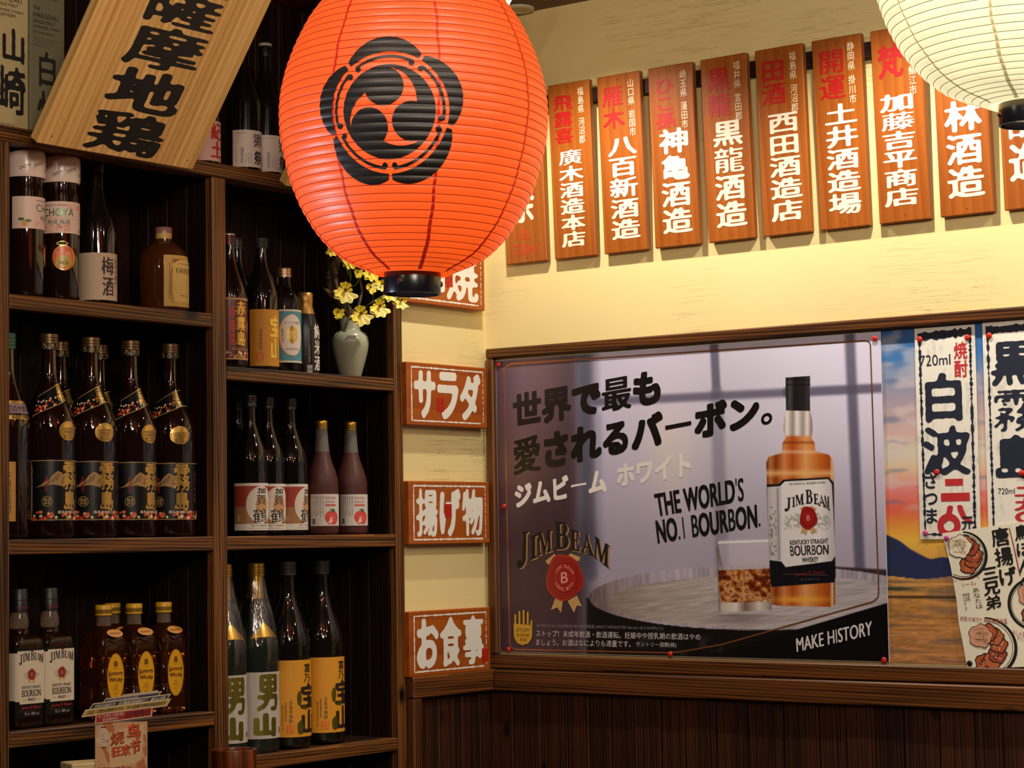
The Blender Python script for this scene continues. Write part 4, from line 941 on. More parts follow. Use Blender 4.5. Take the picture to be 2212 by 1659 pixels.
def flowersD(D, u0, u1, v0, v1, n, seed, cols=('d84a20', 'e8d8b0', 'd83a18', 'c8a050', 'e87838'), s=.0022, lay=3):
    r = random.Random(seed)
    for _ in range(n):
        x, y = r.uniform(u0, u1), v0+(v1-v0)*r.random()**1.4; c = ink(r.choice(cols)); k = s*r.uniform(.6, 1.3)
        pts = [(x+k*(1+.45*cos(5*a))*cos(a), y+k*(1+.45*cos(5*a))*sin(a)) for a in np.linspace(0, 2*pi, 15)[:-1]]
        D.poly(pts, c, lay)
def black_shochu():
    t = base('shochu_bottle'); P = sake_prof(.392, .0515, .0150, .62, .80); glassbody(t, P, GLASS_BR)
    cap(t, .366, .380, .0172, BLACKCAP); cap(t, .3785, .3975, .0185, pmat('bronze_cap', '6a5238', .35, .7), ridges=2, name='stopper')
    D = Design(); D.text('くろきりしま', (-.04, .368, .04, .378), GI, bold=.02, N=24); D.emit('cap_lettering', roundwarp([(0, .0172), (.4, .0172)]), t)
    u = .076; v0, v1 = .034, .152; D = Design()
    for a in ((-u+.002, v0+.002, -u+.003, v1-.002), (u-.003, v0+.002, u-.002, v1-.002), (-u+.002, v1-.003, u-.002, v1-.002), (-u+.002, v0+.002, u-.002, v0+.003)): D.rect(*a, GI, 2)
    mt = [(-.064, .098), (-.052, .104), (-.046, .110), (-.040, .111), (-.032, .122), (-.022, .130), (-.015, .127), (-.006, .120), (.010, .112), (-.010, .100), (-.030, .104), (-.048, .102)]
    D.poly(mt, ink('a87f48'), 2)
    for k in range(16): a = random.Random(k).uniform(-.05, .0); D.line([(a, .126-abs(a+.02)*.9), (a-.005, .112-abs(a+.02)*.5)], .0011, ink('3a2814'), 3)
    D.text('霧', (-.012, .094, .024, .148), GD, bold=(.04, .03), N=60, sm=.022, layer=5, wob=.15); D.text('島', (-.010, .054, .022, .093), GD, bold=(.04, .03), N=60, sm=.022, layer=5, wob=.15)
    D.text('本格焼酎天下', (-.046, .088, -.040, .120), ink('b8301c'), bold=.02, N=26, vert=True, layer=4)
    D.ring(-.042, .072, .0095, .0095, .0009, GI, 4); D.text('霧島', (-.0485, .066, -.042, .078), GI, bold=.02, N=26, vert=True, layer=4); D.text('酒造', (-.0418, .066, -.0355, .078), GI, bold=.02, N=26, vert=True, layer=4)
    D.line([(-.072, .050), (-.072, .140)], .0016, ink('8a7a60'), 3, .6, .002)
    D.text('宮崎の芋焼酎', (.040, .070, .046, .132), ink('a83020'), bold=.02, N=24, vert=True, layer=4)
    D.poly([(-u+.003, v0+.003), (u-.003, v0+.003), (u-.003, v0+.012), (.03, v0+.010), (-.01, v0+.016), (-.045, v0+.021), (-u+.003, v0+.017)], ink('8a6e3c'), 2)
    flowersD(D, -u+.005, u-.005, v0+.004, v0+.018, 60, 3, s=.0030)
    D.text('霧島酒造株式会社', (-.022, v0+.014, .032, v0+.020), ink('e8dcc0'), bold=.02, N=26, layer=5)
    mk_label(t, P, -u, u, v0, v1, pmat('black_label', '0c0b0d', .3), D)
    # gold oval seal and diagonal band over the shoulder
    D = Design(); D.ellipse(0.002, .207, .0215, .0185, GD, 1, 44, .008, 5); D.ring(.002, .207, .0188, .0158, .0007, ink('7a5420'), 2)
    D.text('KAGOSHIMA', (-.012, .209, .016, .214), ink('7a5420'), bold=.01, N=22, layer=3); D.text('本格焼酎', (-.010, .202, .014, .208), ink('7a5420'), bold=.01, N=22, layer=3); D.text('25', (.0, .193, .010, .201), ink('4a2c10'), bold=.02, N=26, layer=3); D.text('度', (-.010, .193, -.003, .200), ink('4a2c10'), bold=.01, N=22, layer=3)
    D.emit('gold_seal', roundwarp(P), t)
    D = Design(); n = 30; V = []; F = []
    for i in range(n+1):
        s = i/n; uu = -.074+.140*s; V += [(uu, .234+.033*min(s*1.5, 1)**.8), (uu, .276+.026*sin(min(s*1.25, 1)*pi/2))]
    D.raw(*subdiv(V), pmat('black_label', '0c0b0d', .3), 1)
    lo = V[0::2]; hi = V[1::2]; D.line([(a, b+.001) for a, b in lo], .0012, GI, 2); D.line([(a, b-.001) for a, b in hi], .0012, GI, 2); D.line([lo[0], hi[0]], .0012, GI, 2)
    r = random.Random(8)
    for _ in range(34):
        s = r.random()*.55; i = int(s*n); a, b = lo[i]; D.ellipse(a+r.uniform(0, .004), b+.004+r.random()*.022*(1.1-s), .0024, .0024, ink(r.choice(['d84a20', 'e8d8b0', 'c8a050', 'd83a18'])), 3, 7, .2)
    D.text('黒', (-.012, .266, .020, .299), GD, bold=(.045, .035), N=54, sm=.02, layer=4, wob=.15); D.emit('shoulder_label', roundwarp(P), t)
    return t
def red_shochu():
    t = base('shochu_bottle'); P = sake_prof(.288, .0375, .0125, .60, .83); glassbody(t, P, GLASS_BR)
    cap(t, .268, .287, .0135, pmat('dark_red_cap', '5a1410', .35), ridges=3); cap(t, .2868, .2905, .0128, pmat('silver_top', 'd8c8b8', .3, .7), name='cap_top')
    D = Design(); u, v0, v1 = .056, .018, .152
    D.text('赤霧島', (-.013, .048, .012, .143), GD, bold=(.045, .03), N=56, sm=.02, vert=True, layer=4, wob=.15); D.text('赤霧島', (-.026, .048, -.014, .133), ink('d8401c'), bold=(.04, .03), N=40, sm=.02, vert=True, layer=3)
    D.text('霧島酒造株式会社', (-.022, .038, .028, .044), ink('c89060'), bold=.015, N=24); D.poly([(.008, .088), (.022, .104), (.036, .090), (.05, .08), (.03, .075)], ink('8a4a38'), 2)
    for a in ((-u+.002, v1-.006, u-.002, v1-.003), (-u+.002, v0+.001, u-.002, v0+.004)): D.rect(*a, GI, 2)
    flowersD(D, -u+.004, u-.004, v0+.006, v0+.016, 40, 5, s=.0025, cols=('e8d0a0', 'c8a050', 'd84a30'))
    mk_label(t, P, -u, u, v0, v1, pmat('wine_red_label', '5e1a14', .3), D); return t
def dark_bottle():
    t = base('sake_bottle'); P = sake_prof(.300, .0375, .0130, .60, .83); glassbody(t, P, GLASS_DK); cap(t, .275, .302, .0145, BLACKCAP, ridges=2); return t
def orange_label(H, R, neck, L, capm):
    t = base('shochu_bottle'); P = sake_prof(H, R, neck, .62, .83); glassbody(t, P, GLASS_DK); cap(t, H*.925, H*1.0, neck*1.22, capm, ridges=3)
    return t, P
def takara_small():
    t, P = orange_label(.290, .0370, .0125, 0, GREYCAP); D = Design(); u, v0, v1 = .052, .010, .132
    D.text('宝山', (-.006, .024, .022, .118), foil('e0c060', .3), bold=(.05, .035), N=52, sm=.02, vert=True, layer=4, wob=.15); D.text('日本芋焼酎', (-.030, .045, -.023, .090), ink('3a200c'), bold=.015, N=26, vert=True)
    D.rect(-.036, .022, -.022, .038, ink('c85a18'), 3); D.text('宝', (-.034, .024, -.024, .036), ink('e89838'), bold=.01, N=26, layer=4)
    mk_label(t, P, -u, u, v0, v1, pmat('orange_label', 'c8841c', .6), D); return t
def takara_big():
    t, P = orange_label(.402, .0482, .0150, 0, GREYCAP); D = Design(); u, v0, v1 = .078, .026, .190; K = ink('2a160e')
    D.text('富乃', (-.004, .142, .018, .182), K, bold=(.03, .02), N=48, vert=True, sm=.02, wob=.15); D.text('宝山', (-.014, .030, .038, .140), K, bold=(.05, .035), N=64, vert=True, sm=.022, wob=.15, layer=4)
    O = foil('8a8434', .35); D.ellipse(-.016, .108, .0055, .016, O, 5, 20, .05); D.ellipse(-.014, .046, .0075, .015, O, 5, 20, .05); D.poly([(-.012, .086), (.004, .084), (.006, .091), (-.006, .095)], O, 5)
    D.text('日本芋焼酎', (-.039, .056, -.031, .104), K, bold=.012, N=32, vert=True, wob=.1); D.text('西酒造謹製本格', (-.048, .060, -.044, .100), K, bold=.01, N=24, vert=True); D.text('鹿児島県日置市吹上町', (-.055, .040, -.051, .094), K, bold=.01, N=22, vert=True)
    D.rect(-.045, .034, -.028, .052, ink('cf5818'), 3); D.text('宝', (-.044, .035, -.037, .051), ink('e89a30'), bold=.01, N=24, layer=4); D.text('西', (-.036, .035, -.029, .051), ink('e89a30'), bold=.01, N=24, layer=4)
    mk_label(t, P, -u, u, v0, v1, pmat('yellow_orange_label', 'd4911e', .55), D); return t
def otoko(wrap=True):
    t = base('sake_bottle'); P = sake_prof(.396, .0482, .0150, .62, .78); glassbody(t, P, pmat('dark_green_glass', (.012, .016, .012, 1), .05, 0, Specular_IOR_Level=.6))
    G().lathe([(.325, .0162), (.372, .0152), (.374, .0150)], 24).obj('neck_foil', GOLDCAP, t, True, 50); cap(t, .3735, .4005, .0182, GOLDCAP, ridges=3)
    D = Design(); n = 20; V = []; F = []
    for i in range(n+1): s = i/n; uu = -.040+.080*s; V += [(uu, .240+.004*sin(s*pi)), (uu, .242+.034*(1-abs(2*s-1))**.8)]
    D.raw(*subdiv(V), GOLDCAP, 1); D.emit('gold_shoulder_band', roundwarp(P), t)
    D = Design(); u, v0, v1 = .070, .030, .170; OG = foil('a8983c', .35)
    D.text('男', (-.026, .088, .026, .166), OG, bold=(.10, .055), N=56, sm=.04, wob=.1, layer=4); D.text('山', (-.034, .034, .020, .084), OG, bold=(.08, .06), N=56, sm=.04, wob=.1, layer=4)
    D.text('特別純米', (.034, .110, .040, .164), ink('8a7a48'), bold=.01, N=24, vert=True); D.rect(.032, .040, .038, .052, ink('8a2018'), 3); D.text('北海道旭川', (.042, .105, .046, .160), ink('8a7a48'), bold=.01, N=22, vert=True)
    mk_label(t, P, -u, u, v0, v1, pmat('pale_grey_label', 'c8bfb4', .6), D)
    if wrap:
        m = bpy.data.materials.new('cellophane'); m.use_nodes = True; k = NT(m); tr = k.n('ShaderNodeBsdfTransparent'); gl = k.n('ShaderNodeBsdfGlossy'); gl.inputs['Roughness'].default_value = .12
        tc = k.n('ShaderNodeTexCoord'); mp = k.n('ShaderNodeMapping'); mp.inputs['Scale'].default_value = (1, 1, .12); k.l(tc.outputs['Object'], mp.inputs[0]); nz = k.n('ShaderNodeTexNoise'); nz.inputs['Scale'].default_value = 70; nz.inputs['Detail'].default_value = 3; k.l(mp.outputs[0], nz.inputs[0])
        bp = k.n('ShaderNodeBump'); bp.inputs['Strength'].default_value = .9; bp.inputs['Distance'].default_value = .004; k.l(nz.outputs[0], bp.inputs['Height']); k.l(bp.outputs[0], gl.inputs['Normal'])
        mx = k.n('ShaderNodeMixShader'); mx.inputs[0].default_value = .10; k.l(tr.outputs[0], mx.inputs[1]); k.l(gl.outputs[0], mx.inputs[2]); k.l(mx.outputs[0], k.t.nodes['Material Output'].inputs[0])
        n = 64; V = []; F = []; Z = [.002, .06, .12, .18, .22, .26, .30, .335, .36, .372, .385]; R = [.0496, .0497, .0497, .0497, .0492, .0455, .036, .026, .021, .0195, .0215]
        for z, r in zip(Z, R):
            for i in range(n): a = 2*pi*i/n; q = r*(1+.035*sin(9*a+z*14)*sm(.1, .3, z)+.02*sin(17*a)*sm(.15, .33, z)); V.append((q*cos(a), q*sin(a), z))
        for j in range(len(Z)-1):
            for i in range(n): F.append((j*n+i, j*n+(i+1) % n, (j+1)*n+(i+1) % n, (j+1)*n+i))
        mesh_obj('cellophane_wrap', V, F, m, t, smooth=True)
    return t
def plum_jar():
    t = base('plum_wine_jar', 'jar'); P = [(0, .030), (.003, .0345), (.008, .0365), (.205, .0365), (.215, .0345), (.222, .0335), (.236, .0335), (.237, .030)]; glassbody(t, P, GLASS_BR)
    G().lathe([(.2325, .0368), (.238, .0382), (.270, .0385), (.281, .0375), (.286, .033), (.2868, .010)], 40).obj('shrink_wrapped_lid', pmat('white_cap', 'd8bfb2', .25), t, True, 50)
    D = Design()
    for k, (a, zz) in enumerate(((-.055, .252), (-.027, .258), (.0, .250), (.028, .257), (.056, .251))): D.text('CHOYA', [(a-.011, zz-.002), (a+.009, zz+.006), (a+.011, zz+.0005), (a-.009, zz-.0075)], ink('2a2426'), bold=.012, N=28)
    D.emit('lid_lettering', roundwarp([(0, .0384), (.3, .0384)], .0006), t)
    D = Design(); u, v0, v1 = .078, .132, .194
    D.text('CHOYA', (-.030, .165, .032, .180), foil('2e7a5a', .35), bold=.012, N=44, layer=3); D.rect(-.034, .1600, .055, .1604, ink('8a6a60'), 2); D.text('熟成 梅酒', (-.020, .149, .024, .158), ink('1e5a40'), bold=.02, N=36, wob=.1)
    D.text('本格梅酒 紀州産南高梅', (-.03, .185, .02, .188), ink('5a4a48'), bold=.0, N=20); D.rect(.012, .136, .024, .148, ink('c87a68'), 2); D.text('梅酒', (.013, .137, .023, .147), ink('e8cdb8'), bold=.01, N=24, layer=3)
    flowersD(D, -.035, .012, .136, .150, 22, 6, ('d89a8a', 'c87a70', 'e0b0a0'), .0030, 2); flowersD(D, .02, .06, .178, .192, 10, 7, ('d89a8a', 'c87a70'), .0028, 2)
    D.ellipse(-.052, .142, .0062, .0062, ink('c88a48'), 3, 20); D.ellipse(-.046, .147, .006, .0028, ink('4a6a2c'), 4, 14); D.ellipse(-.059, .150, .006, .0028, ink('3a5a24'), 4, 14)
    D.text('容量 650ml', (.046, .136, .070, .140), ink('4a3a38'), bold=0, N=20)
    mk_label(t, P, -u, u, v0, v1, pmat('pink_cream_label', 'd8b8a6', .55), D)
    D = Design(); c = (.012, .084); D.ellipse(c[0], c[1], .0225, .0245, GD, 1, 36, .0, 5); D.ellipse(c[0], c[1], .0212, .0232, ink('d85a20', .3), 2, 36, 0, 5); D.ellipse(c[0], c[1]-.008, .016, .012, ink('b8a030', .3), 3, 30, 0, 4)
    D.ellipse(c[0]-.003, c[1]+.028, .011, .0045, GD, 2, 18); D.ellipse(c[0]-.003, c[1]+.028, .0095, .0033, ink('2a2818'), 3, 18); D.text('完熟', (c[0]-.014, c[1]-.001, c[0]+.014, c[1]+.013), ink('f0b890'), bold=.01, N=36, layer=4); D.text('梅酒', (c[0]-.009, c[1]-.014, c[0]+.009, c[1]-.006), ink('7a3018'), bold=.01, N=26, layer=4)
    D.emit('apricot_seal', roundwarp(P), t); return t
def plum_bottle():
    t = base('plum_wine_bottle'); P = sake_prof(.292, .0385, .0135, .58, .80); glassbody(t, P, GLASS_DK); cap(t, .270, .293, .0150, BLACKCAP, ridges=2)
    D = Design(); u, v0, v1 = .064, .010, .104; K = ink('2a1420'); D.text('梅', (-.010, .060, .018, .096), K, bold=(.02, .012), N=52, sm=.018, wob=.2); D.text('酒', (-.008, .018, .018, .056), K, bold=(.02, .012), N=52, sm=.018, wob=.2); D.text('紀州の梅の', (.022, .040, .032, .094), K, bold=.012, N=34, vert=True, wob=.15)
    mk_label(t, P, -u, u, v0, v1, pmat('beige_label', 'c4a98e', .7), D); return t
def flask():
    t = base('liquor_bottle'); P = [(0, .042), (.004, .048), (.010, .0505), (.098, .0505), (.115, .0485), (.128, .043), (.138, .034), (.145, .024), (.149, .0165), (.168, .0155), (.169, .014)]; glassbody(t, P, GLASS_DA, 48)
    cap(t, .1655, .178, .0175, pmat('pleated_pink_cap', '8a6058', .3), ridges=0); G().lathe([(.154, .0166), (.1652, .0170), (.1654, .0165)], 24).obj('neck_band', pmat('cream_band', 'c89e50', .5), t, True, 50)
    D = Design(); u, v0, v1 = .044, .010, .116; BRN = ink('5a2c14'); D.line([(-.032, .100), (-.034, .030), (-.026, .018), (.0, .016)], .0009, BRN, 3); D.line([(-.022, .100), (-.029, .080), (-.030, .036), (-.022, .020), (-.002, .026)], .0016, BRN, 3)
    D.rect(-.026, .092, .040, .108, ink('9a5a24'), 2); D.poly([(-.026, .098), (-.010, .106), (.012, .108), (.03, .106), (.040, .100), (.040, .020), (-.024, .020), (-.026, .09)], ink('d8b060'), 3)
    D.text('KANNOKO', (-.018, .078, .034, .090), ink('3a1c0c'), bold=.016, N=36, layer=4); D.text('JAPANESE SPIRITS', (-.014, .096, .030, .100), ink('8a4a1c'), bold=.005, N=22, layer=4)
    for k in range(5): D.rect(-.014, .062-k*.006, .030-k*.002, .0625-k*.006, ink('a07a40'), 4)
    D.text('神の河', (-.008, .030, .014, .036), ink('4a2810'), bold=.01, N=26, layer=4); D.rect(-.012, .0, -.011, .001, BRN, 3)
    mk_label(t, P, -u, u, v0, v1, pmat('yellow_cream_label', 'c99b45', .55), D); return t
def blue_label():
    t = base('shochu_bottle'); P = [(0, .030), (.004, .0345), (.008, .036), (.150, .036), (.162, .0345), (.176, .028), (.186, .0195), (.194, .0155), (.212, .0145), (.213, .013)]; glassbody(t, P, pmat('clear_shochu_glass', (.75, .80, .72, 1), .02, 0, Transmission_Weight=1.0, IOR=1.42))
    cap(t, .212, .232, .0155, foil('c8a888', .35), ridges=4); D = Design(); u, v0, v1 = .055, .022, .138
    for a in ((v0, v0+.004), (v1-.004, v1)): D.rect(-u, a[0], u, a[1], ink('d8ccb0'), 2)
    D.ellipse(0, .082, .030, .046, ink('b8863c'), 2, 60, .01, 8); D.ellipse(0, .082, .0285, .0445, ink('dccdc0'), 3, 60, .01, 8)
    hexp = [(.014*cos(a), .083+.021*sin(a)) for a in np.linspace(pi/2, 2.5*pi, 7)[:-1]]; D.poly(hexp, GD, 4); D.text('宮', (-.008, .074, .008, .092), ink('f0d890'), bold=.02, N=36, layer=5)
    D.text('キンミヤ焼酎', (-.018, .106, .018, .112), ink('5a4434'), bold=.015, N=28, layer=4); D.text('亀甲宮', (-.024, .066, -.019, .096), ink('5a4434'), bold=.02, N=28, vert=True, layer=4); D.text('宮崎本店', (-.016, .049, .016, .054), ink('5a4434'), bold=.01, N=24, layer=4)
    for s in (-1, 1): D.line([(s*.030, .128), (s*.042, .115), (s*.036, .122), (s*.046, .130)], .0012, ink('c89a50'), 3); D.line([(s*.034, .040), (s*.046, .036)], .003, ink('3a5a60'), 3)
    mk_label(t, P, -u, u, v0, v1, pmat('teal_label', '4a8a98', .5), D); return t
def small_black():
    t = base('sake_bottle'); P = [(0, .026), (.004, .0290), (.009, .0300), (.095, .0300), (.118, .0265), (.138, .0200), (.150, .0150), (.168, .0142)]
    glassbody(t, P, pmat('matt_black_glass', '181214', .3)); G().lathe([(.1345, .0216), (.150, .0168), (.158, .0162), (.164, .0172), (.181, .0168), (.1825, .0150)], 28).obj('gold_neck_foil', foil('b88a48', .4), t, True, 50)
    D = Design(); WH = ink('d8cfc4'); D.text('純米酒', (-.010, .008, .014, .112), WH, bold=.03, N=52, vert=True, sm=.018, wob=.2); D.text('有機純米吟醸造り', (-.024, .022, -.020, .064), ink('a89888'), bold=.01, N=24, vert=True)
    D.rect(-.027, .004, -.015, .020, ink('b8b0a8'), 2); D.text('有機', (-.026, .007, -.016, .013), ink('1a1818'), bold=.02, N=24, layer=4); D.line([(-.026, .014), (-.021, .0185), (-.016, .014)], .0008, ink('1a1818'), 4); D.emit('printed_label', roundwarp(P), t); return t
def kaga():
    t = base('sake_bottle'); P = sake_prof(.300, .0372, .0130, .60, .80); glassbody(t, P, GLASS_DK); cap(t, .276, .286, .0150, BLACKCAP); cap(t, .2862, .302, .0160, pmat('dark_bronze_cap', '3a342c', .3, .7), ridges=2, name='stopper')
    D = Design(); u, v0, v1 = .062, .012, .112
    D.rect(-u, .062, u, .106, ink('a83a28'), 2); D.rect(-u, .026, u, .062, ink('a8784a'), 2); D.ellipse(.004, .066, .034, .040, ink('e2d6c6'), 3, 48, 0, 7); D.ellipse(.006, .066, .016, .019, ink('c89868'), 4, 36, 0, 4)
    K = ink('1a1414'); D.text('加', (-.006, .090, .016, .102), K, bold=.03, N=44, wob=.15, layer=5); D.text('賀', (-.008, .066, .016, .088), K, bold=.03, N=44, wob=.15, layer=5); D.text('鶴', (-.016, .028, .020, .058), K, bold=.03, N=52, wob=.15, layer=5)
    D.text('和', (-.050, .030, -.043, .044), ink('d8c8a8'), bold=.01, N=26, layer=4); D.text('清酒 やちや酒造株式会社', (-.020, .020, .022, .024), ink('3a302c'), bold=.01, N=22); D.text('http://www.yachiya-sake.co.jp', (-.024, .0145, .022, .018), ink('3a302c'), bold=.005, N=20)
    mk_label(t, P, -u, u, v0, v1, WHITEP, D); return t
def strawberry():
    t = base('strawberry_liqueur_bottle'); P = [(0, .031), (.004, .035), (.009, .036), (.110, .036), (.125, .0345), (.145, .0290), (.165, .0215), (.185, .0165)]; glassbody(t, P, FROST)
    G().lathe([(.184, .0167), (.205, .0148), (.238, .0128)], 32).obj('frosted_neck', FROSTN, t, True, 50); cap(t, .2355, .254, .0135, GOLDCAP, ridges=2)
    D = Design(); u, v0, v1 = .044, .020, .090; RD = ink('c8302a')
    D.text('FUKUOKA', (-.010, .079, .018, .085), ink('b87068'), bold=.003, N=26); D.text('AMAOU', (-.010, .070, .014, .076), ink('b87068'), bold=.003, N=26); D.rect(-.010, .0635, .017, .0675, ink('c85a48'), 2)
    for cx, cy, r in ((.002, .038, .013), (.012, .037, .0125)):
        pts = [(cx+r*(1.0-.30*max(0, -sin(a)))*cos(a), cy+r*1.15*sin(a)) for a in np.linspace(0, 2*pi, 25)[:-1]]; D.poly(pts, ink('d84438'), 3+cx*20); 
        rr = random.Random(int(cx*1e4))
        for _ in range(22): a = rr.random()*6.28; q = rr.random()*.8; D.ellipse(cx+r*q*cos(a)*.9, cy+r*q*sin(a), .0006, .0008, ink('f0a090'), 3.6+cx*20, 6)
    D.poly([(-.004, .027), (.004, .040), (.008, .030), (.002, .025)], ink('e8c0b0'), 3.8)
    for a in range(7): b_ = a*.45-.4; D.poly([(.006, .052), (.006+.010*cos(b_), .052+.007*sin(b_)), (.006+.007*cos(b_+.3), .053+.005*sin(b_+.3))], ink('2e6a34'), 5)
    for k in range(6): D.text('福岡県産あまおう果実酒', (-.041+k*.005, .040+.004*(k % 2), -.0385+k*.005, .086), ink('5a5450'), bold=.0, N=18, vert=True)
    for k in range(14): D.rect(-.039, .024+k*.0009, -.032, .0244+k*.0009+.0002*(k % 3), ink('2a2624'), 3)
    mk_label(t, P, -u, u, v0, v1, pmat('white_paper_label', 'd8cfc4', .6), D); return t
def dassai():
    t = base('sake_bottle'); P = sake_prof(.296, .0380, .0130, .58, .80); glassbody(t, P, GLASS_DK); cap(t, .272, .2945, .0135, BLACKCAP); cap(t, .2945, .3010, .0150, pmat('pale_cap_top', 'b8aca0', .35), name='cap_top')
    D = Design(); u, v0, v1 = .052, .012, .092; K = ink('1a1416'); D.text('獺', (-.006, .056, .018, .086), K, bold=.02, N=52, wob=.2, sm=.018); D.text('祭', (-.004, .018, .020, .048), K, bold=.02, N=52, wob=.2, sm=.018)
    D.text('旭酒造株式会社', (-.034, .020, -.027, .054), K, bold=.01, N=28, vert=True); D.text('純米大吟醸', (-.045, .022, -.041, .048), ink('8a7a78'), bold=.0, N=22, vert=True)
    for k in range(3): D.line([(-.022+k*.005, .020), (-.022+k*.005, .042)], .0012, ink('8a7c7a'), 3, .6, .0015)
    D.text("DASSAI JUNMAI", (-.045, .083, -.020, .086), ink('5a5052'), bold=0, N=20)
    mk_label(t, P, -u, u, v0, v1, pmat('dusty_pink_label', 'c8b0a2', .6), D); return t
def kid():
    t = base('sake_bottle'); P = sake_prof(.296, .0380, .0130, .58, .80); glassbody(t, P, GLASS_DK); cap(t, .272, .298, .0145, BLACKCAP)
    D = Design(); u, v0, v1 = .056, .010, .096; D.text('紀土', (-.012, .016, .022, .092), ink('c02820'), bold=(.04, .03), N=52, vert=True, wob=.2, sm=.02)
    mk_label(t, P, -u, u, v0, v1, pmat('pink_label', 'd8a898', .6), D); return t
def barley():
    t = base('shochu_bottle'); P = sake_prof(.392, .0440, .0150, .62, .80); glassbody(t, P, GLASS_BR); cap(t, .362, .392, .0170, pmat('green_cap', '2e5a4a', .45), ridges=3)
    D = Design(); D.rect(-.05, .226, .05, .262, GD, 1); D.rect(-.05, .2375, .05, .256, ink('8a7e86'), 2); D.text('下町のナポレオン', (-.046, .2395, .046, .2535), ink('5a1c20'), bold=.03, N=34, layer=3); D.text('むぎ焼酎', (-.024, .2275, .024, .2365), ink('3a2408'), bold=.02, N=28, layer=3); D.emit('neck_label', roundwarp(P), t)
    D = Design(); D.text('本格麦焼酎', (-.04, .05, -.026, .13), ink('5a2010'), bold=.02, N=34, vert=True); D.text('昔', (-.05, .10, -.03, .12), ink('a83018'), bold=.02, N=34); D.line([(-.058, .05), (-.052, .07), (-.056, .09)], .003, ink('1a1210'), 3, .4); mk_label(t, P, -.064, -.018, .034, .146, pmat('ochre_label', 'c08a34', .5), D); return t

